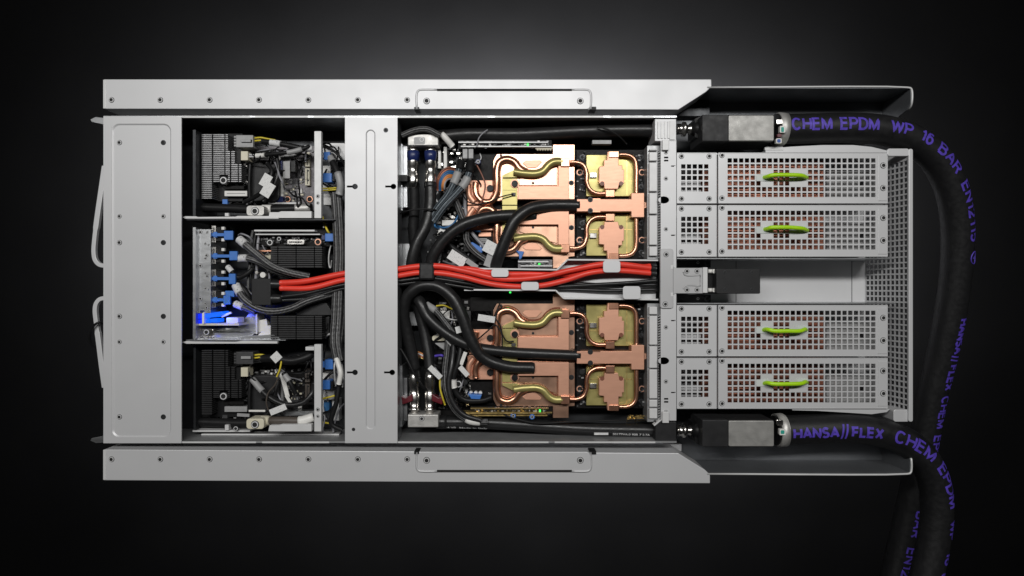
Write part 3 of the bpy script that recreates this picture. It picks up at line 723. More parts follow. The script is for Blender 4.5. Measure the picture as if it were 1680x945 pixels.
solo('steel_bracket', 'blue-grey steel bracket under the lower board', 'bracket', MB().prism([(443, 681), (468, 676), (516, 674), (516, 681), (470, 682)], -60, -42), 'bare')

# ---- middle bay: i/o panel with blue latch plugs
io = T('port_panel', 'narrow silver port panel with small screws in the middle bay', 'panel', 334, 445, -80)
part('panel_face', MB().box(322, 376, 345.5, 514, -80, -22), 'bare', io, bev=.4)
part('panel_rim', MB().box(319, 376, 322.6, 540, -80, -20), 'edge', io)
for x, y, r in ((329, 381, 3), (340, 381, 2), (337, 400, 2), (342, 402, 1.6), (339, 419, 2.6), (337, 424, 2), (329, 436, 3), (337, 448, 2), (340, 453, 2.6), (337, 473, 2), (342, 475, 1.6), (329, 490, 3), (337, 498, 2), (339, 505, 2.6), (342, 510, 2)): screw(io, x, y, -22, r)
GB = 'plugs with blue pull tabs in the middle bay'
def pull_plug(label, y, x0, x1, h0, h1, yoff=0):
    c = T('latch_plug', label, 'plug', 357, y, -60, GB)
    part('metal_shell', MB().box(347, y - 15, 354, y + 13, -60, -32), 'chrome', c, bev=.5)
    part('shell_slot', MB().box(349.5, y - 12, 350.6, y + 10, -32, -31.7).box(352, y - 12, 352.8, y + 10, -32, -31.7), 'hole', c)
    part('plug_body', MB().box(354.2, y - 13, 367, y + 11, -60, -34), 'black', c, bev=.8)
    part('spring', MB().box(363, y - 13, 368, y - 8, -33.9, -28).box(363, y + 6, 368, y + 11, -33.9, -28), 'white', c, bev=.6)
    part('tab_stem', MB().box(345, y - 2.4, x0 + 1, y + 2.4, -31, -27).box(350, y - 4.6, 356, y + 4.2, -31.6, -28.2), 'blue', c)
    part('pull_tab', MB().box(x0, h0, x1, h1, -30, -25), 'blue', c, bev=.9)
pull_plug('topmost blue pull tab plug in the middle bay', 385, 367, 382, 378.5, 393.5)
pull_plug('second blue pull tab plug from the top, reaching furthest right', 420, 376, 389, 412, 427)
pull_plug('third blue pull tab plug, with a pale bent cable above it', 457, 375, 386, 449, 466)
pull_plug('lowest blue pull tab plug, just above the blue lights', 492, 366, 377.5, 485, 499.5)
solo('spare_pull_tab', 'loose blue pull tab behind the lowest plug', 'plug', MB().box(369, 477, 384, 487, -50, -33), 'blue', bev=.8)
# blue lit light guides
lg = T('light_guide', 'glowing blue light guides at the foot of the port panel', 'light', 345, 520, -60)
part('guide_block', MB().box(321, 515, 331, 523, -50, -22).box(321, 524.5, 331, 531, -50, -23), 'blueled', lg, bev=.6)
part('guide_bar', MB().prism([(335.5, 515), (352, 512.5), (362, 511), (366, 514), (361, 517), (352, 520.5), (335.5, 522)], -50, -22), 'cyanled', lg, bev=.6)
part('guide_lens', MB().box(336, 524.5, 343, 529.5, -50, -24).box(345, 523, 356, 529, -50, -24), 'cyanled', lg, bev=.6)
part('guide_cap', MB().box(328, 509, 333, 513, -40, -18), 'navy', lg)
part('guide_post', MB().box(331.6, 512, 334.8, 531, -40, -19), 'white', lg)
for gx, gy, ge in ((372, 520, .024), (345, 557, .004), (404, 523, .012)):
    gl = bpy.data.lights.new('guide_glow', 'POINT'); gl.energy = ge; gl.color = (.02, .06, 1); gl.shadow_soft_size = .004
    go = bpy.data.objects.new('guide_glow', gl); col.objects.link(go); go.location = P(gx, gy, -20)
lb = T('light_board', 'small cream-edged board under the blue lights', 'circuit board', 356, 533, -60)
part('board', MB().box(321, 530.6, 392, 534, -60, -24), 'cream', lb)
part('socket', MB().rrect(371, 521, 390.5, 530.4, 2, -50, -26), 'white', lb, bev=.6)
part('socket_pin', MB().prism([(362, 518), (378, 511.5), (379.5, 514), (364, 521)], -34, -30), 'white', lb)
mt = T('mid_tray', 'open silver tray with a round stud below the blue lights', 'tray', 380, 545, -70)
part('tray_back', MB().prism([(391, 535), (408, 515), (421, 512), (421, 548), (352, 548), (352, 538), (390, 538)], -80, -60), 'bare', mt)
part('tray_side', MB().box(419.5, 514, 422, 548, -60, -30), 'edge', mt)
part('tray_lip', MB().prism([(350, 546), (420, 546), (410, 553.5), (350, 553.5)], -50, -34), 'bare', mt)
part('stud_block', MB().rrect(327, 539.5, 350, 554, 3, -60, -30), 'chrome', mt, bev=1); screw(mt, 339, 545, -30, 5)
solo('paper_wrap', 'crumpled white film sheet left of the lower black heatsink', 'film', MB().prism([(424, 549), (440, 534), (444, 534), (444, 552), (454, 556), (462, 558), (440, 560), (420, 556)], -34, -30).prism([(424, 526), (437, 523), (440, 540), (424, 546)], -50, -38), 'white')

GBR = 'braided black cables of the front bays'
cable('upper braided cable with a white end sleeve, slanting above the red cables', [(393, 393, -30), (406, 404, -22), (425, 420, -18), (448, 437, -18), (475, 447, -20), (508, 454, -26)], 6.4, 'braid', [(0.0, .13)], GBR)
cable('second braided cable with a white end sleeve, tucked under the upper one', [(390, 424, -34), (407, 424, -30), (428, 431, -28), (452, 444, -28), (480, 452, -30)], 5.6, 'braid', [(0.02, .19)], GBR)
cable('long braided cable sagging under the black power plug', [(387, 468, -34), (393, 480, -28), (404, 494, -20), (425, 507, -16), (450, 511, -15), (478, 506, -16), (505, 494, -18), (545, 482, -26)], 6.2, 'braid', [(.0, .10)], GBR)
cable('short braided cable with a white sleeve below the lowest blue plug', [(385, 498, -34), (400, 504, -30), (420, 512, -28)], 5.4, 'braid', [(.05, .42)], GBR)
cable('bent black cable with a pale sleeve beside the third blue plug', [(374, 438, -34), (380, 445, -30), (390, 455, -34), (404, 450, -34), (416, 440, -36)], 4, 'black', [(.0, .22)], GBR)
cable('black cable curving down beside the black power plug', [(390, 464, -40), (400, 474, -36), (410, 490, -38), (414, 500, -44)], 4.5, 'black', [], GBR)
for i, (x, lb) in enumerate(((409, 'left thin vertical cable beside the black power plug'), (415, 'middle thin vertical cable beside the black power plug'), (421, 'right thin vertical cable beside the black power plug'))):
    cable(lb, [(x + 6, 378, -50), (x + 2, 400, -46), (x + 1, 430, -44), (x - 2, 470, -46), (x, 500, -52)], 2.4, ['braid', 'black', 'greywire'][i], [], 'thin vertical cables in the middle bay')
# mid-bay board with chrome connector
mbd = T('mid_board', 'black board with a silver port above the upper black heatsink', 'circuit board', 480, 395, -70)
part('board', MB().box(418, 376, 548, 404, -74, -50), 'pcbblack', mbd)
part('card_edge', MB().box(417, 377, 516, 379.5, -49.9, -34).box(419, 383.5, 525, 385.3, -49.9, -34), 'edge', mbd)
part('components', components(420, 386, 545, 402, -50, 80, 61, 7), ['chip', 'grey', 'black'], mbd, kind='stuff')
p_ = part('silver_port', MB().rrect(471, 393, 499, 401, 2, -49.9, -36), 'chrome', mbd, bev=.4)
part('port_slot', MB().box(474, 396, 496, 398.2, -36, -35.8), 'hole', p_)
screw(mbd, 443, 398, -36, 5.2, SCREW); screw(mbd, 522, 397, -38, 6, SCREWC); screw(mbd, 458, 392, -38, 3.6)
part('copper_bar', MB().box(420, 410.5, 445, 412.6, -60, -36), 'copperpipe', mbd)
part('capacitor', MB().cyl(441, 420, 6, -74, -46), 'cream', mbd); part('capacitor', MB().cyl(431, 451, 4.6, -74, -40), 'white', mbd); part('capacitor', MB().cyl(421, 447, 2.6, -74, -36), 'chrome', mbd)

# right part of the front bays: braided trunk, blue plugs, labels
for i, (dx, lb) in enumerate(((0, 'left braided cable running down beside the cross bar'), (7, 'right braided cable running down beside the cross bar'))):
    cable(lb, [(548 + dx, 318, -40), (550 + dx, 345, -30), (552 + dx, 380, -24), (553 + dx, 420, -26), (551 + dx, 470, -24), (549 + dx, 520, -22), (547 + dx, 560, -26), (552 + dx, 590, -34)], 6, 'braid', [], 'braided trunk cables beside the cross bar')
solo('braided_cable', 'pale fanned braided cable bundle beside the lower cross bar', 'cable', MB().tube([(560, 470, -44), (562, 520, -34), (556, 570, -30), (552, 590, -34)], 5, 10), 'braid')
GQ = 'blue plugs beside the cross bar'
for i, (x0, y0, x1, y1, lb) in enumerate(((531, 249, 541, 262, 'topmost blue plug beside the cross bar, dark and small'), (530, 284, 544, 299, 'bright blue plug beside the upper cross bar keyhole'), (533, 383, 549, 396, 'slanted blue plug right of the silver port'),
        (533, 590, 546, 606, 'upper of the blue plugs right of the lower card frame'), (529, 624, 541, 639, 'lower of the blue plugs right of the lower card frame'))):
    c = T('blue_plug', lb, 'plug', (x0 + x1) / 2, (y0 + y1) / 2, -60, GQ)
    part('plug_shell', MB().box(x0, y0, x1, y1, -56, -34), 'blue', c, bev=.9)
    part('plug_nose', MB().box(x0 - 5, y0 + 3, x0 - .2, y1 - 3, -56, -38), 'navy' if i % 2 == 0 else 'blue', c)
    part('plug_tail', MB().box(x1 + .2, y0 + 2, x1 + 5, y1 - 2, -56, -40), 'black', c)
side_cards = T('side_card_stack', 'pale cards standing upright between the upper card frame and cross bar', 'cards', 546, 280, -70)
for x0, y0, x1, y1, mm in ((530, 235, 565, 250, 'edge'), (543, 236, 566, 262, 'edge'), (530, 272, 542, 284, 'white'), (530, 303, 542, 311, 'white'), (531, 318, 550, 336, 'label')):
    part('card', MB().box(x0, y0, x1, y1, -80, -62 + (x0 % 5) * .7), mm, side_cards)
for k, (pts, mm) in enumerate((([(528, 240, -40), (545, 246, -36), (558, 258, -34), (566, 272, -40)], 'black'), ([(528, 313, -40), (540, 312, -38), (552, 311, -40)], 'yellowwire'), ([(528, 309, -40), (540, 309, -38), (552, 308, -40)], 'yellowwire'))):
    cable(['black wire arching over the cards by the upper cross bar', 'upper yellow wire beside the upper card frame', 'lower yellow wire beside the upper card frame'][k], pts, 2.2 if k == 0 else 1.2, mm, [], None)
cable('pale flat sleeve curving beside the cross bar keyhole', [(541, 258, -40), (549, 272, -34), (556, 290, -30), (559, 306, -30), (556, 322, -34)], 5.5, 'black', [(0.0, .15, 'grey'), (.45, .95, 'grey')])
lcards = T('side_card_stack', 'blue-grey cards between the lower card frame and cross bar', 'cards', 546, 650, -70)
for x0, y0, x1, y1, mm in ((529, 612, 540, 622, 'white'), (541, 612, 556, 626, 'grey'), (529, 641, 548, 656, 'grey'), (529, 660, 540, 674, 'bluewire'), (545, 655, 556, 690, 'edge')):
    part('card', MB().box(x0, y0, x1, y1, -80, -62 + (x0 % 5) * .7), mm, lcards)
cable('flat white strap folded beside the lower cross bar', [(552, 588, -30), (556, 600, -26), (559, 612, -24), (556, 630, -26)], 4.6, 'white', [], None)
cable('black strap hanging below the white strap', [(556, 632, -30), (552, 660, -28), (544, 695, -30), (562, 706, -32)], 4, 'black', [], None)
cable('black wire crossing behind the lower blue plugs', [(528, 628, -44), (540, 615, -40), (552, 606, -44)], 2.2, 'black', [])
cable('black wire looping low beside the lower cross bar', [(528, 678, -40), (540, 674, -36), (550, 662, -34), (556, 645, -36)], 1.6, 'black', [])
cable('yellow wire beside the lower card frame screws', [(528, 654, -40), (538, 652, -38), (549, 649, -40)], 1.6, 'yellowwire', [])
cable('yellow wires near the floor beside the lower card frame', [(528, 693, -50), (538, 694, -46), (549, 695, -48)], 1.6, 'yellowwire', [])

# ================================================================== POWER: plug, red and black cables, tray
pp = T('black_power_plug', 'large black power plug where the red cables start', 'plug', 430, 478, -60)
part('plug_shell', MB().box(412.5, 457, 444, 501, -60, -10), 'blockblack', pp, bev=1.2)
for y in (466.5, 490):
    part('boot', MB().lathe([(444.2, y, -18, 7.6), (450, y, -18, 8), (459, y, -18, 7.2), (463, y, -18, 6.6), (463.5, y, -18, 3)]), 'rubber', pp)
GR = 'red power cables from the power plug to the rear'
red = [
 ('upper red cable, ending highest at the rear bracket', [(460, 464, -14), (500, 461.5, -10), (566, 448.5, -8), (610, 444, -8), (652, 441.5, -7), (688, 437, -5), (725, 437, -5), (765, 445, -6), (822, 457.5, -9), (885, 454.5, -10), (937, 443, -8), (989, 433.5, -6), (1020, 434, -7), (1076, 441, -14)]),
 ('middle red cable, bending under the third cable clip', [(460, 469, -22), (505, 467, -20), (566, 454, -18), (652, 448, -17), (690, 443, -15), (725, 443.5, -14), (765, 441, -10), (822, 449.5, -14), (870, 449.5, -18), (930, 450, -18), (985, 440, -15), (1030, 440, -14), (1076, 436, -18)]),
 ('lower red cable, dipping lowest under the second cable clip', [(460, 473, -14), (510, 472.5, -10), (566, 459, -10), (610, 457, -10), (652, 452.5, -9), (690, 447, -7), (725, 448.5, -7), (760, 454.5, -7), (802, 465, -8), (843, 470, -9), (885, 469, -10), (927, 460, -9), (968, 447.5, -7), (1010, 444, -8), (1076, 449, -14)]),
]
for lb, pts in red: cable(lb, pts, 4.8, 'red', [(.985, 1., 'rubber')], GR, 'red_cable')
GK = 'black power cables below the red ones'
blk = [
 ('black power cable running just under the red cables', [(460, 487, -16), (500, 482, -14), (566, 467, -14), (652, 461, -14), (700, 456, -14), (760, 464, -18), (820, 474, -20), (885, 472, -20), (960, 468, -16), (1030, 464, -15), (1078, 460, -16)]),
 ('black power cable next to the lower tray wall', [(460, 493, -20), (510, 489, -20), (566, 473, -20), (652, 467, -20), (700, 462, -22), (770, 472, -26), (850, 477, -28), (930, 475, -24), (1000, 477, -20), (1078, 475, -18)]),
 ('thin black power cable crossing the bright tray floor', [(652, 463, -28), (720, 466, -30), (800, 471, -32), (880, 466, -30), (940, 465, -26), (1000, 468, -24), (1078, 467, -22)]),
]
for lb, pts in blk: cable(lb, pts, 3.2, 'rubber', [], GK, 'black_power_cable')
solo('tape_wrap', 'black tape wrapped round the red cables beside the cross bar', 'tape',
     MB().prism([(687, 431), (712, 431), (712, 459), (687, 459)], -22, .5), 'rubber', bev=3)
tr = T('cable_tray', 'narrow steel cable tray carrying the red cables to the rear', 'cable tray', 930, 460, -70)
part('tray_floor', MB().prism([(760, 441), (915, 442), (933, 427), (1080, 427), (1080, 491), (925, 491), (912, 477), (760, 477)], -30, -28, zr=-10), 'steel', tr)
def ribbon(pts, th, z0, z1):
    mb = MB()
    for a, b in zip(pts, pts[1:]):
        dx, dy = b[0] - a[0], b[1] - a[1]; l = math.hypot(dx, dy); nx, ny = -dy / l * th / 2, dx / l * th / 2
        mb.prism([(a[0] + nx, a[1] + ny), (b[0] + nx, b[1] + ny), (b[0] - nx, b[1] - ny), (a[0] - nx, a[1] - ny)], z0, z1)
    return mb
part('tray_wall', ribbon([(781, 440.5), (914, 442.5), (931, 426), (1080, 427)], 2.4, -50, -8), 'edge', tr)
part('tray_wall', ribbon([(777, 475.5), (912, 476.5), (925, 489.5), (1080, 491.5)], 2.4, -50, -8), 'edge', tr)
for x0, y0, x1, y1 in ((806, 441.5, 834.5, 454.5), (855, 462.5, 884, 476.5), (989.5, 427.5, 1018, 447), (1022, 469.5, 1051, 491)):
    part('cable_clip', MB().rrect(x0, y0, x1, y1, 4.5, -2, 0.5), 'steel', tr, bev=.5)

# ================================================================== COOLANT HOSES INSIDE
def coupler_pair(label, xs, yb0, yb1, ys, band, sgn):
    """manifold block and two quick couplings; sgn +1: upper pair pointing down"""
    c = T('coolant_manifold', label, 'manifold', 694, (yb0 + yb1) / 2, -60, 'coolant manifold blocks by the cross bar')
    b = part('manifold_block', MB().box(669, yb0, 719, yb1, -60, -22), 'cast', c, bev=1.2)
    screw(b, 692, (yb0 + yb1) / 2 - 4 * (1 if sgn < 0 else 0), -22, 4)
    if sgn > 0: part('recess', MB().rrect(679, yb0 + 5, 697, yb1 - 2, 2, -22, -21.4), 'grey', b)
    for x in xs:
        y = ys; L = lambda d: y + d * sgn
        q = part('coupling', MB().lathe([(x, L(0), -40, 7), (x, L(6), -40, 7), (x, L(7), -40, 9.6), (x, L(11), -40, 10), (x, L(12), -40, 8), (x, L(22), -40, 8.6), (x, L(34), -40, 9.8), (x, L(36), -40, 8.6), (x, L(46), -40, 8.2), (x, L(48), -40, 9.6), (x, L(60), -40, 9.6), (x, L(70), -40, 9.0), (x, L(71), -40, 5)], 20), 'chrome', c)
        if band == 'navy': part('colour_collar', MB().lathe([(x, L(10), -40, 9), (x, L(11), -40, 11), (x, L(19), -40, 10.6), (x, L(26), -40, 9.4), (x, L(27), -40, 8)], 20), 'navy', q)
        else:
            sx = -1 if x < 694 else 1
            part('colour_clip', MB().prism([(x + sx * 3, L(22)), (x + sx * 20, L(16)), (x + sx * 22, L(30)), (x + sx * 14, L(27)), (x + sx * 3, L(34))], -46, -28), 'maroon', q, bev=1)
    return c
coupler_pair('upper manifold block with two chrome couplings and navy collars', (678, 706.5), 220, 238.5, 238, 'navy', 1)
coupler_pair('lower manifold block with two chrome couplings and dark red clips', (680, 705.5), 680.5, 701, 680, 'maroon', -1)
GH = 'thick black hoses inside the server'
def hose(label, pts, r=9.6, g=GH): 
    root = T('coolant_hose', label, 'hose', pts[0][0], pts[0][1], pts[0][2] - r, g)
    pw = path(pts, 9); part('hose_jacket', MB().tube_w(pw, r * .001, 16), 'rubber', root)
    part('crimp_ring', MB().tube_w(sub(pw, 0, .05, 3), (r + .7) * .001, 16), 'rubber', root)
    return root, pw
hose('hose from the left upper coupling, straight down behind', [(679, 300, -42), (680, 340, -48), (678, 380, -54), (684, 430, -62), (690, 470, -72)], 9)
hose('hose from the right upper coupling, bending left under the red cables', [(706, 300, -40), (706, 335, -36), (699, 370, -32), (684, 400, -30), (676, 430, -32), (676, 460, -44)], 10)
hose('hose arching from the red cables to the middle of the upper cold plates', [(706, 455, -38), (709, 425, -28), (730, 392, -22), (760, 369, -18), (800, 357, -18), (838, 353.5, -22), (878, 354, -32)], 10)
hose('hose rising from the cable tray to the upper T-shaped manifold', [(808, 452, -34), (817, 425, -18), (830, 392, -12), (846, 360, -10), (868, 343, -14), (900, 337, -22), (950, 337, -26)], 10)
hose('large loop hose from the lower left coupling to the lower cold plate', [(682, 625, -42), (678, 590, -40), (668, 545, -34), (662, 512, -28), (670, 484, -22), (692, 469, -18), (718, 470, -16), (742, 488, -14), (758, 518, -13), (772, 555, -14), (792, 586, -18), (830, 601, -22), (876, 604, -28)], 10)
hose('hose from the lower right coupling to the lower T-shaped manifold', [(706, 625, -42), (704, 590, -46), (697, 550, -50), (688, 512, -50), (681, 492, -44), (688, 494, -32), (700, 518, -28), (724, 541, -27), (752, 559, -27), (785, 571, -27), (830, 577, -27), (880, 580, -26), (952, 583, -26)], 9.2)
# long pipes along both sides
GP = 'long black coolant pipes along the chassis walls'
pr, pw = hose('long black coolant pipe along the upper wall', [(716, 226, -44), (760, 221, -42), (850, 221, -40), (950, 216, -36), (1020, 214, -32), (1074, 214, -30)], 12, GP)
pr2, pw2 = hose('long black coolant pipe along the lower wall with white print', [(716, 692, -44), (790, 693, -44), (860, 697, -42), (950, 703, -38), (1020, 705, -34), (1076, 706, -32)], 11, GP)
text_pipe('UL 94 V0', pw2, 4, 6.4, 11, -42, -44, 'whiteprint', pr2, 30)
text_pipe('Made in Italy', pw2, 40, 6.6, 11, -46, -48, 'whiteprint', pr2, 48)
text_pipe('S0177VA.0 90R 7 2.7A', pw2, 300, 6, 11, -28, -30, 'whiteprint', pr2, 62)
mb = MB().box(1, 1, 2, 2, 0, 1)
mb.bm.clear(); 
part('print_block', MB().box(975, 710, 998, 713.6, -34, -23.6), 'whiteprint', pr2)
for y, lb in ((214, 'yellow ring where the upper coolant pipe meets its end block'), (706, 'yellow ring where the lower coolant pipe meets its end block')):
    solo('seal_ring', lb, 'ring', MB().lathe([(1071, y, -30, 11), (1071.5, y, -30, 15), (1074.5, y, -30, 15), (1075, y, -30, 11)], 20), 'gold', 'yellow pipe seals')
eb = T('pipe_end_block', 'silver ribbed block at the rear end of the upper pipe', 'block', 1092, 213, -50)
part('block', MB().box(1074.5, 195, 1109.5, 231.5, -50, -1.5), 'steel', eb, bev=.8)
for x in (1079, 1084.5, 1090, 1095.5): part('rib', MB().box(x, 199, x + 3.2, 227, -1.6, .3), 'edge', eb)
part('rib', MB().box(1099, 198, 1107, 229, -1.6, .6), 'edge', eb)
eb = T('pipe_end_block', 'black block at the rear end of the lower pipe', 'block', 1092, 708, -50)
part('block', MB().box(1075.5, 692, 1109.5, 725.5, -50, -3), 'blockblack', eb, bev=.8)
part('steel_strap', MB().prism([(1072, 697), (1082, 689), (1086, 689), (1074, 699)], -10, -1), 'edge', eb)

# ================================================================== GPU BOARDS WITH COPPER COLD PLATES
DY = 247 * 1.03 * .001
OFF2 = Vector((0, -DY, 0))
def gpu_board():
    b = T('accelerator_board', 'black circuit board under the upper copper cold plates', 'circuit board', 920, 337, -60, 'boards under the copper cold plates')
    part('board', MB().box(772, 246, 1062, 428, -60, -52), 'pcbblack', b)
    part('carrier_plate', MB().box(946, 246, 1061, 426, -51.9, -44), 'pcbblack', b)
    for x in (951, 1053):
        for y in (283, 394): screw(b, x, y, -43.6, 6, SCREWC)
    part('components', components(944, 248, 962, 426, -44, 45, 5, 5, 1.6, 4), ['chip', 'black', 'grey'], b, kind='stuff')
    part('components', components(1042, 248, 1060, 426, -44, 45, 6, 5, 1.6, 4), ['chip', 'black', 'grey'], b, kind='stuff')
    for x in (955, 1052):
        for y in (258, 306, 366, 414): screw(b, x, y, -43, 4, SCREWD)
    return b
def cold_plate(label, up):
    my = (lambda y: y) if up else (lambda y: 673.5 - y)
    def mp(pts): return [(p[0], my(p[1]), *p[2:]) for p in pts]
    def bx(mb, x0, y0, x1, y1, z0, z1): a, b = sorted((my(y0), my(y1))); return mb.box(x0, a, x1, b, z0, z1)
    c = T('copper_cold_plate', label, 'cold plate', 880, my(290), -44, 'copper cold plates on the accelerator boards')
    tabx = 943 if up else 933
    part('base_plate', MB().prism(mp([(809, 264), (815, 252.5), (907, 252.5), (907, 237 if up else 233.5), (tabx, 237 if up else 233.5), (tabx, 252), (943, 253), (943, 327), (849.5, 327), (849.5, 330), (809, 330)]), -44, -36), 'copperpol', c, bev=.7)
    part('raised_frame', MB().prism(mp([(916, 272), (933.5, 272), (933.5, 327), (849.8, 327), (849.8, 305), (916, 305)]), -35.9, -25), 'copper', c, bev=.6)
    part('polished_insert', MB().prism(mp([(852, 293.5), (914, 274), (914, 304), (852, 304)]), -35.9, -33.5), 'copperpol', c, bev=.4)
    part('pressed_pad', MB().prism(mp([(857, 268), (862, 263.5), (886, 263), (889, 266), (880, 275), (866, 275.5)]), -35.9, -34.6), 'copper', c, bev=.8)
    part('yellow_bracket', bx(bx(MB(), 824, 293, 848.5, 336, -43, -33), 826, 311, 847, 312.5, -32.9, -32.5), 'brass', c, bev=.5)
    part('side_plate', MB().prism(mp([(767, 300), (772, 295.5), (808.5, 295.5), (808.5, 336), (767, 336)]), -46, -39), 'copper', c, bev=.8)
    part('heat_pipe', MB().tube(mp([(781, 299, -36), (780, 311, -36), (783, 322, -35), (793, 331, -34), (806, 330, -33), (814, 318, -32), (815.5, 300, -31), (815.5, 280, -31), (820, 266, -31), (832, 261.5, -31), (844, 266, -31), (853, 277, -30), (864, 283, -29)]), 5.6, 14), 'copperpipe', c)
    part('heat_pipe', MB().tube(mp([(768.5, 303, -39), (770, 320, -38), (778, 332, -38)]), 5, 12), 'copper', c)
    part('pipe_shade', MB().tube(mp([(809, 328, -38), (814.5, 318, -38), (815.5, 300, -38), (815.5, 280, -38), (820, 266, -38), (832, 261.5, -38), (844, 266, -38), (853, 277, -38), (864, 283, -38)]), 7.0, 12), 'brownwire', c)  # wider dark tube, stands in for the contact shade beside the heat pipe
    part('pipe_shade', MB().tube(mp([(860, 284.5, -38), (880, 285, -38), (891, 281, -38), (901, 270.5, -38), (909, 266, -38), (919, 265.5, -38)]), 7.6, 12), 'brownwire', c)  # contact shade along the yellow pipe, painted as a dark tube below it
    part('yellow_pipe', MB().tube(mp([(843, 282, -28), (860, 284.5, -27), (880, 285, -27), (891, 281, -27), (901, 270.5, -27), (909, 266, -27), (923, 265.5, -27)]), 6.3, 14), 'brass', c)
    part('pipe_flat', MB().prism(mp([(824, 288), (842, 279.5), (856, 281), (860, 287), (848, 291), (824, 291.5)]), -35, -30), 'brass', c, bev=.5)
    part('pipe_block', bx(MB(), 920.5, 259.5, 934.5, 273, -36, -21), 'copperpipe', c, bev=.7)
    part('feed_pipe', MB().tube(mp([(934, 266.5, -27), (946, 266.5, -27), (957, 271, -27), (962.5, 283, -27), (963, 300, -27), (968, 311, -27), (978, 317, -27), (995, 317.5, -27)]), 3.6, 12), 'copperpipe', c)
    part('chip_plate', bx(MB(), 962, 254, 1040, 322, -43.9, -36), 'brass', c, bev=.7)
    part('plate_score', bx(bx(MB(), 964, 296.5, 1038, 297.6, -35.99, -35.6), 1028, 256, 1029, 320, -35.99, -35.6), 'gold', c)
    cr = part('chip_block', MB().prism(mp([(997, 248.5), (1015, 248.5), (1015, 271), (1021, 271), (1021, 278), (1024, 278), (1024, 301), (1016, 302), (1014, 310), (992, 310), (991, 302), (983, 301), (983, 273), (991, 272), (991, 262), (996, 262)]), -35.9, -24), 'copper', c, bev=.7)
    for x in (988, 1019): part('block_recess', MB().cyl(x, my(301), 3.6, -35.8, -23.6), 'brownwire', cr)
    part('block_cap', bx(MB(), 999.5, 248.3, 1015.3, 258, -34, -21.5), 'copperpipe', cr, bev=.6)
    part('elbow_block', bx(MB(), 994, 311, 1008.5, 323, -36, -20), 'copperpipe', c, bev=.7)
    part('return_pipe', MB().tube(mp([(1015, 254, -27), (1026, 254, -27), (1036, 257, -27), (1042, 264, -27), (1044, 275, -27), (1044, 300, -27), (1044, 318, -27)]), 3.6, 12), 'copperpipe', c)
    part('sensor', bx(MB(), 968, 283, 979, 291, -35.9, -31), 'chrome', c, bev=.5)
    part('bolt', MB().cyl(804, my(308.5), 5.4, -39, -34), 'black', c); part('bolt', MB().cyl(844.5, my(301), 5.2, -32.9, -27.5), 'black', c)
    part('bolt_ring', MB().cyl(844.5, my(301), 7.4, -33.1, -31.6), 'copper', c)
    for x, y in ((822, 255), (874.5, 300.5), (937.5, 300)): screw(c, x, my(y), -33.4 if x < 900 else -35.9, 2 if x < 900 else 4, SCREWD)
    part('temperature_probe', bx(MB(), 839, 316, 846, 321, -32.4, -29), 'chip', c, bev=.5)
    return c
gb = gpu_board()
c1 = cold_plate('copper cold plate nearest the upper wall, the brightest one', True)
c2 = cold_plate('copper cold plate just above the red cables', False)
tm = T('coolant_distributor', 'T-shaped copper block fed by a hose between the upper two cold plates', 'copper block', 1000, 337, -44, 'T-shaped copper blocks between cold plates')
part('bar', MB().prism([(946.5, 326.5), (1036, 326.5), (1036, 316.5), (1057, 316.5), (1057, 356.5), (1036, 356.5), (1036, 347), (946.5, 347)], -43.8, -18), 'copper', tm, bev=.7)
part('step', MB().box(967, 325.6, 985, 327.6, -30, -17.7).box(967, 346, 985, 348, -30, -17.7), 'copperpipe', tm)
part('end_tab', MB().prism([(1057.2, 331), (1062.5, 334), (1062.5, 339), (1057.2, 342)], -40, -26), 'copper', tm)
for y in (327.5, 345.5): screw(tm, 968.5, y, -17.6, 4, SCREWD)
gb2 = copy_tree(gb, OFF2, 'black circuit board under the lower copper cold plates')
c3 = copy_tree(c1, OFF2, 'copper cold plate just below the cable tray, reddish and half shaded')
c4 = copy_tree(c2, OFF2, 'copper cold plate nearest the lower wall, dark reddish')
tm2 = copy_tree(tm, OFF2, 'T-shaped copper block fed by a hose between the lower two cold plates')
# thin sensor leads over the cold plates
GS = 'thin black sensor leads over the copper'
cable('thin black lead from the upper yellow bracket sweeping left', [(842, 318, -26), (822, 323, -24), (803, 331, -22), (786, 335, -22), (768, 331, -24), (758, 318, -30)], 1.1, 'black', [], GS)
cable('thin black lead dropping across the upper side plate', [(782, 270, -28), (792, 290, -26), (796, 303, -25), (792, 325, -24), (782, 348, -26), (776, 358, -30)], 1.3, 'brownwire', [], GS)
cable('thin black lead looping over the lower yellow bracket', [(843, 560, -26), (832, 560, -24), (824, 548, -22), (820, 532, -22), (813, 522, -23), (817, 505, -25), (820, 498, -30)], 1.2, 'black', [], GS)
cable('thin dark lead slanting across the lower side plate', [(822, 585, -22), (824, 560, -22), (822, 545, -22), (812, 533, -24), (800, 543, -24), (778, 562, -28)], 1.2, 'black', [], GS)
cable('thin lead curling at the top left of the lower cold plates', [(812, 528, -26), (811, 518, -24), (818, 508, -24), (824, 503, -26)], 1.0, 'black', [], GS)
tag('small printed tag on a lead beside the lower cold plate', 798, 522.5, 28, 10.5, -9, -20, GT)

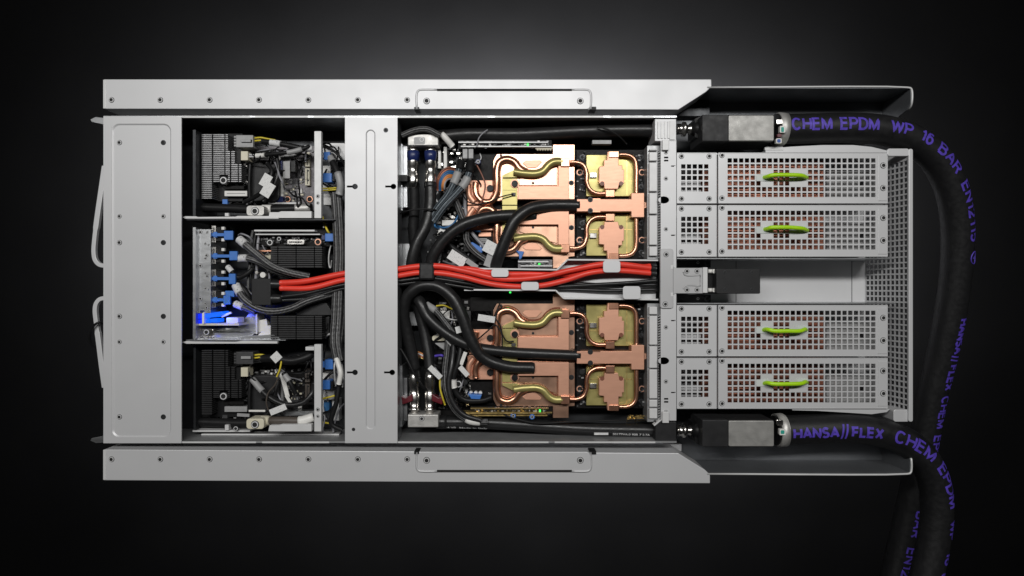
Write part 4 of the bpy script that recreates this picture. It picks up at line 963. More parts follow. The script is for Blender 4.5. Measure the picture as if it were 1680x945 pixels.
# ---- edge cards with green leds
def edge_card(label, y, x0, x1, mt, zt, ledx, seed):
    e = T('edge_card', label, 'circuit board', (x0 + x1) / 2, y, -60, 'upright cards beside the cold plates')
    part('card_board', MB().box(x0, y - 7, x1, y + 7, -66, zt - 8), mt, e)
    part('card_rim', MB().box(x0, y - 4.6, x1 - 6, y - 2.8, zt - 7.9, zt).box(x0 + 4, y + 2.4, x1, y + 4, zt - 7.9, zt - 1), 'pcbbrown' if seed > 20 else 'edge', e)
    part('components', components(x0 + 3, y - 6.5, x1 - 2, y + 6.5, zt - 8, int((x1 - x0) * .8), seed, 6, 1.4, 4.4), ['chip', 'grey', 'gold' if seed > 20 else 'white'], e, kind='stuff')
    part('led', MB().box(ledx - 1.3, y - 1.2, ledx + 1.3, y + 1.2, zt - 7.9, zt - 1), 'greenled', e)
    return e
edge_card('upright card with a green light along the upper pipe', 237, 752, 905, 'pcbblack', -26, 866, 11)
edge_card('upright card with a green light just above the red cables', 433, 850, 906, 'pcbgrey', -34, 885, 12)
edge_card('card with gold parts and a green light along the lower pipe', 674, 772, 906, 'pcbblack', -26, 886, 33)
solo('gold_edge', 'thin gold board edge along the lower pipe', 'board edge', MB().box(752, 676.5, 895, 679, -40, -22).box(764, 680.6, 898, 682.6, -40, -23), 'gold')
solo('status_led', 'tiny green light on the black wall under the cable tray', 'light', MB().box(835.5, 478.4, 838.5, 481, -40, -20), 'greenled')
solo('gold_socket', 'block of gold pins near the lower rear corner', 'socket', components(1028, 681, 1060, 692, -40, 60, 71, 8, 1.5, 3.2), ['gold', 'pcbbrown', 'gold'], kind=None)
solo('spring_coil', 'cream coiled part beside the upper copper tab', 'coil', MB().tube([(879, 244, -34)] + [(880 + k * 2.1, 244 + (2.4 if k % 2 else -2.4), -32) for k in range(13)] + [(907, 244, -34)], 1.6, 8, 3), 'cream')
for (x, y, lb) in ((784.5, 265, 'blue push fastener at the top left of the upper cold plates'), (873, 684, 'blue push fastener below the gold card edge'), (842, 682, 'half-hidden blue push fastener below the gold card edge')):
    k = T('push_fastener', lb, 'fastener', x, y, -40, 'small blue push fasteners'); part('cap', MB().cyl(x, y, 4.4, -40, -22), 'blue' if y > 300 else 'navy', k, bev=.5); screw(k, x, y, -22, 2.8)

# ---- clutter left of the cold plates: side boards, ribbon wires, braided pairs
sb = T('riser_board', 'dark board with grey connectors left of the upper cold plates', 'circuit board', 745, 330, -76)
part('board', MB().box(724, 236, 812, 440, -80, -70), 'pcbblack', sb)
part('components', components(726, 240, 770, 438, -70, 150, 21, 12, 2, 7), ['chip', 'black', 'grey'], sb, kind='stuff')
part('components', components(716, 244, 786, 300, -69, 90, 91, 20, 2, 6), ['chrome', 'black', 'chip'], sb, kind='stuff')
part('components', components(700, 385, 812, 440, -69, 90, 92, 18, 2, 7), ['chip', 'grey', 'black'], sb, kind='stuff')
part('components', components(716, 340, 770, 390, -69, 60, 93, 22, 2, 7), ['chrome', 'white', 'black'], sb, kind='stuff')
part('card_edge', MB().box(728, 241, 733, 276, -69.9, -44).box(719, 247, 723, 276, -69.9, -44), 'white', sb)
part('grey_plate', MB().box(783, 268, 808, 296, -69.9, -56), 'grey', sb); screw(sb, 795, 275, -56, 3, SCREWD)
for x in (759, 768.5): part('socket', MB().box(x, 242, x + 8, 260, -69.9, -34), 'grey', sb, bev=.6)
screw(sb, 753.5, 297, -40, 5.6); part('post', MB().cyl(753.5, 297, 5.8, -69.8, -40.2), 'chrome', sb)
part('white_block', MB().box(725, 361, 747, 370, -69.9, -42).box(719, 373, 745, 382, -69.9, -46), 'white', sb, bev=.6)
part('fan_grille', MB().box(786, 391, 799, 398, -69.9, -46), 'grey', sb); part('grille_gap', MB().box(788, 393, 797, 394, -46, -45.8).box(788, 395.5, 797, 396.5, -46, -45.8), 'hole', sb)
part('copper_lug', MB().box(785, 378, 806, 388, -69.9, -48), 'copper', sb, bev=.5)
sb2 = T('riser_board', 'dark board with white parts left of the lower cold plates', 'circuit board', 745, 590, -76)
part('board', MB().box(716, 490, 812, 690, -80, -70), 'pcbblack', sb2)
part('components', components(718, 492, 806, 686, -70, 190, 22, 12, 2, 7), ['chip', 'black', 'grey'], sb2, kind='stuff')
part('components', components(716, 500, 770, 580, -69, 80, 94, 20, 2, 7), ['chrome', 'chip', 'black'], sb2, kind='stuff')
part('components', components(745, 620, 806, 668, -69, 90, 95, 18, 2, 6), ['chrome', 'pcbblack', 'grey'], sb2, kind='stuff')
part('socket', MB().box(765, 510, 806, 527, -69.9, -52), 'chip', sb2)
part('white_plate', MB().prism([(722, 510), (738, 510), (737, 527), (731, 524)], -69.9, -46), 'white', sb2)
part('cream_bar', MB().rrect(709, 551, 731, 559, 3, -69.9, -44), 'cream', sb2)
part('white_plate', MB().prism([(713, 563), (731, 562), (731, 576)], -69.9, -46), 'grey', sb2)
screw(sb2, 752, 630, -40, 6.2); part('post', MB().cyl(752, 630, 6.4, -69.8, -40.2), 'chrome', sb2); screw(sb2, 763, 627, -44, 4, SCREWD)
part('capacitor', MB().cyl(772.5, 645, 3, -69.8, -44).cyl(780.5, 645, 3, -69.8, -44).cyl(788, 645, 3, -69.8, -44), 'white', sb2)
for x0, y0, x1, y1, lb in ((767, 646.5, 790.5, 661, 'blue wedge plug left of the lower wall cold plate'), (846, 411, 860, 426, 'blue plug below the red-cable cold plate'), (769, 398, 792, 415, 'blue plug under the arching hose')):
    c = T('blue_plug', lb, 'plug', (x0 + x1) / 2, (y0 + y1) / 2, -60, 'blue plugs beside the cold plates')
    part('plug_shell', MB().prism([(x0, y0), (x1, y0 + 1.5), (x1 - 4, y1 - 3), (x1 - 7, y1), (x0 + 6, y1 - 1), (x0 + 5, y0 + 6)] if y0 != 398 else [(769, 399), (775, 397), (793, 408), (791, 415), (783, 415), (770, 404)], -60, -30), 'blue', c, bev=1)
    part('plug_body', MB().box(x0 - 8, y0 + 5, x0 + 4, y1 - 2, -60, -40), 'black', c, bev=.6)
steelwall = T('steel_upright', 'bright steel uprights between cross bar and hoses', 'upright', 660, 300, -80)
for q in ((655, 236, 660, 345, -40), (662, 240, 668, 340, -50), (655, 400, 672, 440, -60), (657, 600, 660, 700, -30), (663, 620, 668, 690, -44), (672, 512, 690, 534, -60)):
    part('upright_sheet', MB().box(*q[:4], -86, q[4]), 'bare', steelwall)
part('rubber_tie', MB().box(653, 287, 668, 297, -44, -26), 'black', steelwall)
GW = 'coloured ribbon wires beside the upper couplings'
for i, (mm, lb) in enumerate((('brownwire', 'outermost brown ribbon wire'), ('coil', 'reddish ribbon wire'), ('bluewire', 'blue ribbon wire'), ('bluewire', 'inner blue ribbon wire'), ('orangewire', 'orange ribbon wire'), ('orangewire', 'inner orange ribbon wire'), ('greywire', 'innermost grey ribbon wire'))):
    k = i * 3.4
    cable(lb + ' beside the upper couplings', [(746, 276 + k * .9, -48), (735, 275 + k * .95, -42), (725 + k * .25, 281 + k * .95, -40), (718 + k * .55, 293 + k * .8, -42), (716 + k * .7, 312, -50)], 1.6, mm, [], GW)
GBP = 'slate braided cables left of the upper cold plates'
cable('left slate braided cable with a white sleeve under the twin sockets', [(757, 264, -34), (752, 282, -26), (744, 302, -22), (733, 322, -22), (720, 338, -26), (706, 360, -36)], 6.2, 'braidblue', [(0, .16, 'black'), (.20, .38, 'grey')], GBP)
cable('right slate braided cable with a white sleeve beside the side plate', [(772, 264, -32), (771, 280, -24), (763, 300, -19), (748, 318, -18), (731, 336, -20), (712, 362, -32)], 6.4, 'braidblue', [(0, .20, 'black'), (.26, .42, 'grey')], GBP)
cable('grey sleeved wire end leading to the upper wall', [(700, 212, -30), (712, 219, -26), (724, 220, -24), (734, 230, -24), (744, 242, -30)], 4.4, 'black', [(.50, .95, 'white')], None)
cable('black net sleeve above the upper manifold block', [(660, 222, -20), (680, 214, -16), (700, 212, -16), (722, 222, -18)], 5, 'braid', [], None)
cable('thin black hose strap crossing the two upper hoses', [(652, 352, -28), (668, 346, -20), (690, 343, -18), (712, 344, -20), (722, 348, -30)], 1.4, 'black', [], None)
cable('braided dark cable pair behind the arching hose', [(748, 330, -40), (756, 350, -34), (764, 372, -34), (766, 395, -34), (778, 412, -32), (800, 428, -34)], 6, 'braid', [], None)
cable('grey cable dropping to the printed white tags', [(762, 318, -44), (764, 350, -44), (770, 375, -42), (790, 400, -38), (802, 412, -36)], 3.2, 'greywire', [], None)
cable('dark cable ending in the left printed tag', [(722, 382, -44), (736, 400, -40), (756, 416, -36), (780, 432, -34)], 5, 'black', [], None)
tag('large printed tag above the red cables, left of the hose', 750, 424, 30, 17, -33, -18, GT)
tag('narrow pale tag beside the large printed tag', 774, 433, 22, 8, -35, -18, GT, 'grey')
tag('printed tag leaning against the rising hose', 804, 406, 20, 20, -28, -16, GT)
tag('pale tag below the leaning printed tag', 803, 428, 14, 20, -20, -20, GT, 'grey')
cable('dark braided cable falling behind the large loop hose', [(735, 555, -46), (733, 580, -36), (730, 610, -30), (732, 640, -28), (746, 672, -26), (770, 690, -24), (800, 692, -26)], 5.4, 'braid', [(.80, .93, 'white')], None)
cable('second dark cable falling to the white sleeve by the lower pipe', [(745, 560, -40), (741, 600, -26), (736, 630, -22), (742, 658, -20), (760, 680, -20), (790, 690, -22)], 5, 'rubber', [], None)
cable('black cable with white collar left of the blue wedge plug', [(757, 565, -36), (752, 595, -28), (744, 620, -28), (746, 640, -30), (760, 655, -32), (790, 657, -34), (806, 652, -38)], 5.2, 'black', [(.40, .50, 'white')], None)
cable('black braided cable slanting down beside the loop hose', [(700, 500, -40), (715, 510, -32), (730, 528, -30), (745, 548, -34)], 5.2, 'braid', [(.0, .3, 'grey')], None)
cable('yellow wire over the lower riser board', [(716, 502, -40), (728, 501, -36), (742, 507, -40)], 1.4, 'yellowwire', [])
cable('yellow and white wire pair beside the lower coupling', [(722, 618, -26), (722, 636, -24), (726, 652, -26), (730, 664, -32)], 1.5, 'yellowwire', [])
tag('white flag tag on the thin wire beside the lower couplings', 714, 611, 26, 9, -44, -18, GT)
tag('white tag above the lower braided cable collar', 761, 609, 20, 8, -48, -20, GT)
tag('small white tag beside the loop hose', 752, 541, 9, 11, 15, -20, GT)
tag('pale strip beside the lower braided cables', 760, 588, 6, 22, -20, -24, None, 'white')
for i, (mm, lb) in enumerate((('orangewire', 'orange wire'), ('whitewire', 'white wire'), ('coil', 'red wire'), ('gold', 'gold wire'))):
    cable(lb + ' between the lower hoses', [(686, 577 + i * 2.6, -50), (692, 580 + i * 2.6, -46), (699, 583 + i * 2.6, -50)], 1.2, mm, [], 'short coloured wires between the lower hoses')
cable('violet wire between the lower hoses and the dark cable', [(714, 584, -46), (724, 583, -42), (732, 587, -46)], 2.2, 'purple', [])
cable('thin black tube across the lower couplings', [(656, 570, -24), (668, 590, -20), (680, 614, -20), (692, 632, -24), (700, 640, -32)], 2.2, 'black', [])
cable('thin black cable along the lower pipe', [(826, 680, -24), (850, 688, -22), (880, 694, -22), (940, 692, -22), (1000, 690, -24), (1062, 688, -28)], 1.3, 'black', [])
cable('thin curved wire over the upper pipe', [(782, 240, -24), (786, 226, -22), (794, 217, -22), (800, 213, -24)], 1, 'greywire', [])
cable('thin black tie on the upper pipe near the rear', [(980, 208, -16), (998, 213, -14), (1016, 224, -18), (1028, 236, -28)], 1.4, 'black', [])
solo('metal_tab', 'small bright metal tab above the upper chip plate', 'tab', MB().box(972, 230, 1003, 236, -40, -28), 'grey')

# ================================================================== REAR CONNECTOR STRIP
def rear_strip(label, ys):
    r = T('rear_connector_strip', label, 'connector strip', 1072, (ys[0] + ys[-1]) / 2, -50, 'segmented strips beside the rear bracket')
    part('strip_base', MB().box(1062, ys[0] - 4, 1083.5, ys[-1] + 4, -50, -16), 'midsteel', r)
    part('tooth_bed', MB().box(1079.8, ys[1], 1084, ys[-1], -15.99, -14.2), 'black', r)
    for a, b in zip(ys, ys[1:]): part('segment', MB().box(1065.5, a + 1.3, 1078.6, b - 1.3, -15.9, -9), 'edge', r, bev=.9)
    mb = MB(); y = ys[1]
    while y < ys[-1]:
        mb.prism([(1080.2, y + 1.4), (1083.8, y - .2), (1083.8, y + 1.4), (1080.2, y + 3.0)], -14.1, -11); y += 4.2
    part('spring_teeth', mb, 'edge', r, kind='stuff')
rear_strip('upper segmented connector strip beside the rear bracket', [243, 248, 265, 315, 352, 403, 421])
rear_strip('lower segmented connector strip beside the rear bracket', [502, 517, 567, 605, 655, 669, 688])
# power bracket and plug at the rear
pb = T('power_bracket', 'T-shaped grey bracket at the end of the red cables', 'bracket', 1110, 460, -20)
part('cross_plate', MB().rrect(1083.5, 408, 1104.5, 506, 4, -6, 1.2), 'steel2', pb, bev=.5)
a_ = part('arm', MB().prism([(1104.6, 437), (1108, 439.5), (1153, 439.5), (1153, 481.5), (1108, 481.5), (1104.6, 484)], -40, -.5), 'steel2', pb, bev=.6)
part('arm_end', MB().box(1153.4, 438.6, 1161, 480.5, -40, -.2), 'edge', pb, bev=.6)
part('arm_rib', MB().tube([(1121, 446, -.4), (1124, 451.5, -.4), (1149, 451.5, -.4)], 1.3, 8, 4).tube([(1121, 474, -.4), (1124, 469, -.4), (1149, 469, -.4)], 1.3, 8, 4).tube([(1149, 451.5, -.4), (1149, 469, -.4)], 1.0, 8, 4), 'steel2', a_)
screw(pb, 1093, 417.5, 1.2, 4); screw(pb, 1091.5, 499, 1.2, 4)
for x in (1127, 1143.5):
    for y in (445, 475.5): screw(a_, x, y, -.5, 3.6)
for y in (438, 483): part('hook', MB().box(1100.5, y - 3, 1104.3, y + 3, -8, 1.6), 'edge', pb)
bp = T('rear_power_plug', 'square black power plug behind the T-shaped bracket', 'plug', 1212, 461, -40)
part('plug_shell', MB().rrect(1175.5, 440.5, 1247.5, 482, 2.5, -40, 6), 'blockblack', bp, bev=1)
for x in (1189, 1233.5):
    for y in (446.5, 474.5): screw(bp, x, y, 6, 2.6, SCREWD)
for y in (445, 476): part('pin', MB().tube([(1161.2, y, -12), (1171, y, -11), (1175.4, y, -11)], 3.6, 10, 3).rrect(1169, y - 3.4, 1175.2, y + 3.4, 2.5, -12, -4), 'white', bp)
part('neck', MB().box(1161.4, 449, 1175.3, 473, -40, -14), 'black', bp)

# ================================================================== REAR CAGE
cg = T('rear_cage', 'silver rear cage with a perforated end wall', 'cage', 1300, 460, -116)
XE, YU, YL = 1493, 245, 690
part('cage_floor', MB().box(1112, 245, 1474, 690, -93.5, -92, zr=0), 'steel', cg)
part('glow_cover_sheet', MB().box(1111, 184, 1474, 738, -97, -95, zr=0), 'darksteel', cg)  # added dark sheet, keeps the lit backdrop from showing through the gaps
part('floor_seam', MB().box(1207, 425, 1208, 500, -92, -91.6, zr=-92).box(1397, 425, 1398, 500, -92, -91.6, zr=-92), 'darksteel', cg)
def wallplate(x, y0, y1, z0, z1, pitch, hole, ys, zs):
    """perforated upright sheet in the plane x; built flat then stood up"""
    mb = MB(); tmp = bmesh.new(); es = []
    loops = [[(y0, z0), (y1, z0), (y1, z1), (y0, z1)]]
    for y in ys:
        for z in zs: loops.append([(y, z), (y + hole, z), (y + hole, z + hole), (y, z + hole)])
    for lp in loops:
        vs = [tmp.verts.new((a, b, 0)) for a, b in lp]
        for i in range(len(vs)): es.append(tmp.edges.new((vs[i], vs[(i+1) % len(vs)])))
    bmesh.ops.triangle_fill(tmp, use_beauty=True, use_dissolve=False, edges=es, normal=(0, 0, 1))
    for off in (0, 1.6):
        mp = {v: mb.bm.verts.new(P(x + v.co.y * .23, v.co.x, v.co.y, 0) + Vector((off * .001, 0, 0))) for v in tmp.verts}
        for f in tmp.faces: mb.bm.faces.new([mp[v] for v in f.verts])
    bmesh.ops.recalc_face_normals(mb.bm, faces=mb.bm.faces)
    tmp.free(); return mb
ys = [262 + 9.42 * k for k in range(44)]
zs = [-89 + 8.6 * k for k in range(10)]
part('perforated_end_wall', wallplate(XE, 247, 688, -92, -2, 9.4, 6.8, ys, zs), 'steel', cg)
part('end_rim', MB().rrect(1491, 244, 1498, 692, 3, -5, 0), 'steel', cg, bev=.8)
part('corner_cap', MB().rrect(1456, 243.5, 1492, 256, 4, -4.5, -.5), 'steel', cg, bev=.8)
part('corner_cap', MB().rrect(1466, 672, 1492, 692, 4, -40, -4), 'steel', cg, bev=.8)
mb = MB(); arc = [(1256, 246), (1275, 242.5), (1300, 240.5), (1350, 238), (1400, 238), (1430, 241), (1455, 247), (1460, 250), (1256, 250)]
part('bowed_side', mb.prism(arc, -88, -3), 'steel', cg)
part('tongue', MB().box(1255, 241, 1285, 246, -6, -2), 'edge', cg)
arc = [(1300, 671), (1460, 671), (1455, 676), (1430, 679.5), (1390, 677), (1340, 674), (1300, 673)]
part('bowed_side', MB().prism(arc, -88, -6), 'steel', cg)
for y in (423, 497.4): part('inner_wall', MB().box(1112, y, 1472, y + 1.4, -91.8, -5, zr=0), 'bare', cg)
for y in (250.6, 669): part('outer_wall', MB().box(1112, y, 1458, y + 1.4, -91.8, -5, zr=0), 'bare', cg)
for y in (425, 484): part('black_end_block', MB().box(1112, y, 1166, y + 14, -88, -60), 'black', cg)
for y in (431, 490): screw(cg, 1160, y, -60, 5, SCREWD); screw(cg, 1145, y, -60, 2.4)
# what lies under the covers: finned copper coils and grey blocks
def under(label, y0, y1):
    u = T('finned_coil', label, 'cooling coil', 1250, (y0 + y1) / 2, -80, 'copper coils under the perforated covers')
    part('coil_core', MB().box(1153, y0 + 13, 1352, y1 - 3, -80, -36), 'brownwire', u)
    mb = MB(); y = y0 + 14
    rnd = random.Random(int(y0))
    while y < y1 - 4:
        x = 1153
        while x < 1350:
            w_ = rnd.uniform(18, 46); mb.box(x, y, min(x + w_ - 2, 1352), y + 1.5, -35.9, -26 + rnd.uniform(-3, 2)); x += w_
        y += 2.7
    part('coil_fins', mb, 'coil', u, kind='stuff')
    part('grey_block', MB().prism([(1356, y0 + 30), (1442, y0 + 30), (1442, y1 - 2), (1356, y1 - 2)], -80, -34), 'grey', u)
    part('block_screw', MB().cyl(1416, y0 + 50, 4, -33.9, -30), 'black', u)
    part('white_bars', MB().box(1116, y0 + 22, 1150, y0 + 30, -80, -32).box(1116, y0 + 48, 1150, y0 + 56, -80, -32).box(1116, y0 + 61, 1150, y0 + 70, -80, -32), 'steel', u)
bays = [(250.5, 333.5), (336.5, 421), (500.5, 584.5), (587.5, 670.5)]
names = ['topmost', 'second', 'third', 'lowest']
for nme, (a, b) in zip(names, bays): under(nme + ' copper coil, seen through the perforated covers', a, b)
def big_cover(label, y0, y1):
    holes = []; P0 = 9.42; hy0 = y0 + 9.2
    for r in range(7):
        for c in range(26):
            if r in (2, 3, 4) and c in (6, 7, 11, 12, 13): continue
            if r == 3 and c in (5, 8, 9, 10): continue
            x = 1193.7 + c * P0; y = hy0 + r * P0
            holes.append([(x, y), (x + 7.1, y), (x + 7.1, y + 7.1), (x, y + 7.1)])
    # finger openings under the handle stay open as three narrow windows
    y = hy0 + 3 * P0
    for c in (8, 9, 10):
        x = 1193.7 + c * P0; holes.append([(x, y), (x + 7.1, y), (x + 7.1, y + 7.1), (x, y + 7.1)])
    k = T('perforated_cover', label, 'cover', 1318, (y0 + y1) / 2, -4, 'long perforated covers with green handles')
    part('cover_sheet', MB().plate([(1178.5, y0), (1456.5, y0), (1456.5, y1), (1178.5, y1)], holes, -4, -2.4), 'steel', k)
    part('fold', MB().box(1178.6, y0, 1456.4, y0 + 1.2, -10, -2.0).box(1178.6, y1 - 1.2, 1456.4, y1, -10, -2.0).box(1178.5, y0 + 1.3, 1179.6, y1 - 1.3, -10, -2.0), 'steel', k)
    part('end_flap', MB().box(1441, y0 + 5, 1456, y1 - 4, -2.3, -1.4), 'steel', k, bev=.6)
    for x, y in ((1184.5, y0 + 4.5), (1184.5, y1 - 8.5)): screw(k, x, y, -2.3, 4)
    for y in (y0 + 21, y0 + 58): screw(k, 1449, y, -1.4, 4.6)
    hy = y0 + 39.5
    part('handle_pad', MB().rrect(1240.5, hy - 4.5, 1262, hy + 7, 2, -2.3, -1.3), 'clearpl', k)
    up_ = -1 if y0 < 472 else 1; jx, jt = {250.5: (0, .4), 336.5: (1, 1.2), 500.5: (-1, .2), 587.5: (0, -.5)}[y0]
    h = part('handle', MB().tube([(1254 + jx, hy + 1.5 - jt, -2), (1258 + jx, hy + .5 - jt, 4), (1264 + jx, hy + 1.5 * up_ - jt, 10), (1272 + jx, hy + 3 * up_, 12), (1292 + jx, hy + 3 * up_, 12.5), (1310 + jx, hy + 3 * up_ + jt, 12), (1317 + jx, hy + 2 * up_ + jt, 9), (1321 + jx, hy + jt, 4), (1323 + jx, hy + 1 + jt, -2)], 3.4, 12, 6), 'green', k)
    part('handle_pad', MB().rrect(1308, hy - 6, 1326, hy + 6, 2, -2.3, -1.5), 'clearpl', k)
    return k
def small_cover(label, y0, y1):
    holes = []
    for r in range(5):
        for c in range(5):
            x = 1117.5 + c * 9.42; y = y0 + 19 + r * 9.42; holes.append([(x, y), (x + 7.1, y), (x + 7.1, y + 7.1), (x, y + 7.1)])
    k = T('perforated_cover', label, 'cover', 1142, (y0 + y1) / 2, -4, 'small square perforated covers')
    part('cover_sheet', MB().plate([(1110.5, y0), (1175.8, y0), (1175.8, y1), (1110.5, y1)], holes, -4, -2.4), 'steel', k)
    part('fold', MB().box(1110.6, y0, 1175.7, y0 + 1.2, -10, -2.0).box(1110.6, y1 - 1.2, 1175.7, y1, -10, -2.0).box(1174.6, y0 + 1.3, 1175.8, y1 - 1.3, -10, -2.0), 'steel', k)
    for x in (1118, 1163.5):
        for y in (y0 + 6, y1 - 7.5): screw(k, x, y, -2.3, 4)
for nme, (a, b) in zip(names, bays):
    big_cover(nme + ' of the four long perforated covers with lime green handles', a, b)
    small_cover(nme + ' of the four small square perforated covers at the bracket', a, b)

# ================================================================== REAR HOSES
GV = 'black and silver hose couplings at the rear'
def coupling(label, y0, y1, sgn, yh, band_stickers):
    c = T('hose_coupling', label, 'coupling', 1210, (y0 + y1) / 2, -50, GV)
    part('black_body', MB().box(1152.5, y0, 1195, y1, -48, 19), 'blockblack', c, bev=1)
    part('body_flange', MB().box(1195.2, y0, 1270, y1, -48, 15), 'blockblack', c, bev=1)
    part('silver_plate', MB().rrect(1195.6, y0 + 1, 1270, y1 - .5, 2.5, 15.1, 20), 'castdull', c, bev=1)
    for x in (1203, 1258): screw(c, x, (y0 + y1) / 2 + 1, 19.4, 3, SCREWD) if False else None
    part('stem', MB().lathe([(1109.8, yh, -14, 9), (1119, yh, -14, 9), (1119.5, yh, -14, 12), (1124, yh, -14, 12), (1124.5, yh, -14, 7), (1130, yh, -14, 7), (1131, yh, -14, 8.4), (1134, yh, -14, 8), (1134.5, yh, -14, 5)], 20), 'chrome', c)
    part('neck', MB().lathe([(1134, yh, -14, 10), (1142, yh, -14, 13), (1152.2, yh, -14, 17)], 20), 'black', c)
    y2 = (y0 + y1) / 2
    part('shoulder', MB().prism([(1140, y2 - 15), (1152.2, y2 - 20), (1152.2, y2 + 20), (1140, y2 + 15)], -46, -6), 'black', c)
    cl = part('hose_clamp', MB().lathe([(1273, yh, -8, 25.6), (1273.6, yh, -8, 27.2), (1285.5, yh + 1.0 * sgn, -8, 27.2), (1286, yh + 1.0 * sgn, -8, 25.6)], 28), 'cast', c)
    part('clamp_housing', MB().rrect(1274, yh - 17, 1285, yh - 8, 2, 10, 17.5), 'chrome', cl, bev=.8)
    for (dx, dy, w_, h_, zz, mm) in band_stickers: part('clamp_sticker', MB().rrect(1280 + dx - w_ / 2, yh + dy - h_ / 2, 1280 + dx + w_ / 2, yh + dy + h_ / 2, 1.5, zz - 6, zz), mm, cl)
coupling('hose coupling in the upper rear corner with three coloured stickers', 188, 231.5, 1, 212, [(4, 0, 9, 11, 21, 'white'), (4, .5, 4.6, 8, 21.5, 'teal'), (-1, 10, 7, 5, 18.6, 'maroon'), (-2, 19, 9, 8, 14.5, 'white'), (-2, 19, 5.6, 5.6, 15, 'bluesticker')])
coupling('hose coupling in the lower rear corner with one teal sticker', 689.5, 733, -1, 706, [(4, 3, 10, 10, 21, 'white'), (4, 3, 6, 6, 21.5, 'teal')])
GE = 'black rubber supply hoses at the rear'
def big_hose(label, pts, r):
    h = T('supply_hose', label, 'hose', pts[0][0], pts[0][1], pts[0][2] - r, GE)
    pw = path(pts, 12); part('hose_jacket', MB().tube_w(pw, r * .001, 28), 'epdm', h); return h, pw
h1, p1 = big_hose('upper supply hose, looping from the upper coupling round the whole rear', [(1270, 212, -8), (1330, 211, -8), (1400, 210, -9), (1450, 214, -12), (1496, 229, -18), (1532, 257, -26), (1556, 297, -36), (1568, 345, -48), (1571, 400, -62), (1566, 470, -80), (1550, 560, -105), (1530, 645, -130), (1515, 725, -150), (1500, 805, -165), (1482, 885, -175), (1462, 970, -180)], 24.5)
h2, p2 = big_hose('lower supply hose, curving down out of the picture', [(1270, 706, -8), (1330, 704, -8), (1390, 703, -8), (1440, 708, -10), (1484, 724, -14), (1515, 752, -18), (1532, 790, -22), (1537, 835, -26), (1531, 890, -30), (1514, 970, -34)], 24)
text_on_path('CHEM EPDM', p1, 18, 24.5, 24.5, 6, 2, 'purple', h1, 142, .03)
text_on_path('WP', p1, 179, 24.5, 24.5, 4, 6, 'purple', h1, 38, .03)
text_on_path('16', p1, 232, 24.5, 24.5, 8, 9, 'purple', h1, 24, .03)
text_on_path('BAR', p1, 270, 24.5, 24.5, 11, 16, 'purple', h1, 56, .03)
text_on_path('EN12115', p1, 344, 24.5, 24.5, 22, 34, 'purple', h1, 104, .03)
text_on_path('V', p1, 472, 13, 24.5, 37, 37, 'purple', h1, 9, .03)
# ring round the V mark
mbr = MB()
def on_hose(pw, d, a, r):
    L = 0
    for q0, q1 in zip(pw, pw[1:]):
        l = (q1 - q0).length
        if L + l >= d: break
        L += l
    tg = (q1 - q0).normalized(); c = q0.lerp(q1, (d - L) / l); up = Vector((0, 0, 1)); up = (up - tg * up.dot(tg)).normalized(); sd = up.cross(tg)
    return c + (up * math.cos(a) + sd * math.sin(a)) * r
ring = []
for k in range(21):
    t = 2 * math.pi * k / 20; ring.append(on_hose(p1, .4765 + .0105 * math.cos(t), math.radians(37) + .40 * math.sin(t), .0248))
mbr.tube_w(ring, .0009, 6, cap=False); part('ring_mark', mbr, 'purple', h1)
text_on_path('HANSA', p1, 583, 20, 24.5, 24, 24, 'purple', h1, 66, .05)
text_on_path('//', p1, 651, 24, 24.5, 24, 24, 'purple', h1, 13, .01)
text_on_path('FLEX', p1, 669, 20, 24.5, 24, 24, 'purple', h1, 50, .05)
text_on_path('CHEM', p1, 730, 22, 24.5, 23, 22, 'purple', h1, 64, .03)
text_on_path('EPDM', p1, 808, 22, 24.5, 22, 20, 'purple', h1, 66, .03)
text_on_path('BAR', p1, 960, 22, 24.5, 10, 8, 'purple', h1, 54, .03)
text_on_path('EN12115', p1, 1034, 22, 24.5, 8, 4, 'purple', h1, 96, .03)
text_on_path('HANSA', p2, 21, 20, 24, -2, -2, 'purple', h2, 75, .05)
text_on_path('//', p2, 98, 27, 24, -1, -1, 'purple', h2, 13, .01)
text_on_path('FLEX', p2, 115, 20, 24, -1, 0, 'purple', h2, 52, .05)
text_on_path('CHEM', p2, 186, 25, 24, 4, 16, 'purple', h2, 78, .03)
text_on_path('EPDM', p2, 279, 25, 24, 24, 36, 'purple', h2, 74, .03)
text_on_path('WP', p2, 373, 24, 24, 40, 42, 'purple', h2, 34, .03)
text_on_path('16', p2, 425, 24, 24, 42, 42, 'purple', h2, 24, .03)
text_on_path('BAR', p2, 462, 24, 24, 42, 40, 'purple', h2, 52, .03)

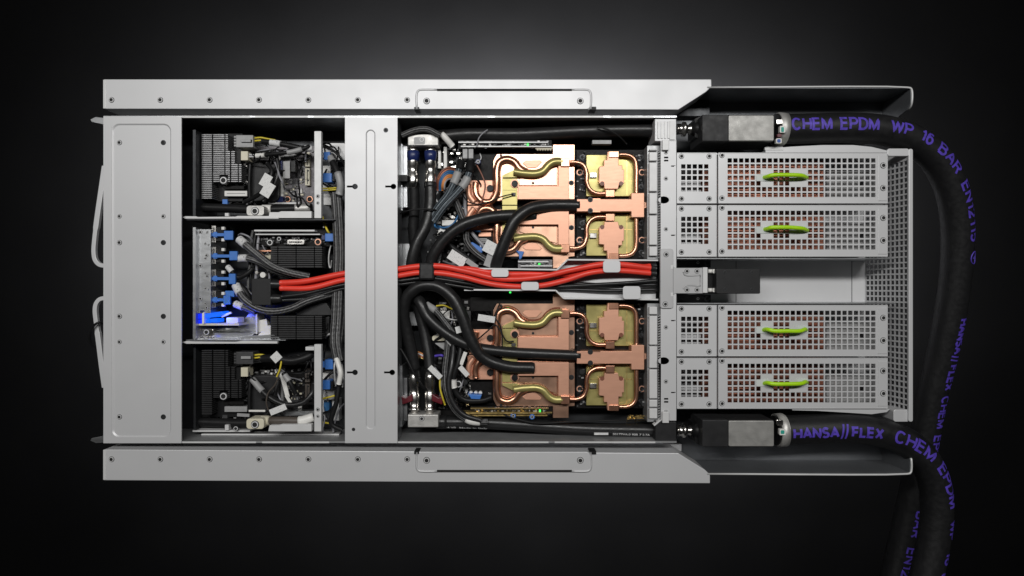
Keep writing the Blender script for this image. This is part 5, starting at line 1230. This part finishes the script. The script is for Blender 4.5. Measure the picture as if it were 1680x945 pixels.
# ================================================================== LOOSE THIN WIRES
rw = random.Random(41)
def loose(region, n, where, mats, z0, z1, rmin=.9, rmax=1.8, drift=(1, 1)):
    x0, y0, x1, y1 = region
    for _ in range(n):
        ax, ay = rw.uniform(x0, x1), rw.uniform(y0, y1); ang = rw.uniform(0, 6.28); pts = []
        m = rw.randint(4, 6); step = rw.uniform(9, 17)
        for k in range(m):
            pts.append((min(x1, max(x0, ax)), min(y1, max(y0, ay)), rw.uniform(z0, z1) if 0 < k < m - 1 else z0 - 6))
            ax += math.cos(ang) * step * drift[0]; ay += math.sin(ang) * step * drift[1]; ang += rw.uniform(-.75, .75)
            if not (x0 < ax < x1): ang = math.pi - ang; ax = min(x1 - 1, max(x0 + 1, ax)) + rw.uniform(-2, 2)
            if not (y0 < ay < y1): ang = -ang; ay = min(y1 - 1, max(y0 + 1, ay)) + rw.uniform(-2, 2)
        mt_ = rw.choice(mats); colr = {'black': 'black', 'rubber': 'black', 'greywire': 'grey', 'whitewire': 'white', 'yellowwire': 'yellow', 'bluewire': 'blue'}[mt_]
        cable('thin loose %s wire %s' % (colr, where), pts, rw.uniform(rmin, rmax), mt_, [], 'thin loose wires ' + where, 'loose_wire', n=5)
K3 = ('black', 'black', 'rubber', 'greywire', 'whitewire')
loose((408, 238, 512, 340), 14, 'in the upper front bay', ('black', 'black', 'rubber', 'greywire'), -42, -24)
loose((408, 582, 512, 685), 14, 'in the lower front bay', ('black', 'black', 'rubber', 'greywire'), -42, -24)
loose((390, 378, 442, 520), 9, 'between the blue pull tabs and black heatsinks', ('black', 'black', 'greywire'), -46, -34)
loose((529, 235, 564, 440), 12, 'beside the upper half of the cross bar', ('black', 'black', 'greywire', 'whitewire', 'yellowwire'), -50, -34, drift=(.5, 1.2))
loose((529, 520, 564, 712), 12, 'beside the lower half of the cross bar', ('black', 'black', 'greywire', 'whitewire'), -50, -34, drift=(.5, 1.2))
loose((712, 250, 790, 436), 16, 'left of the upper cold plates', K3 + ('bluewire',), -46, -34)
loose((712, 500, 768, 680), 14, 'left of the lower cold plates', K3, -46, -34)
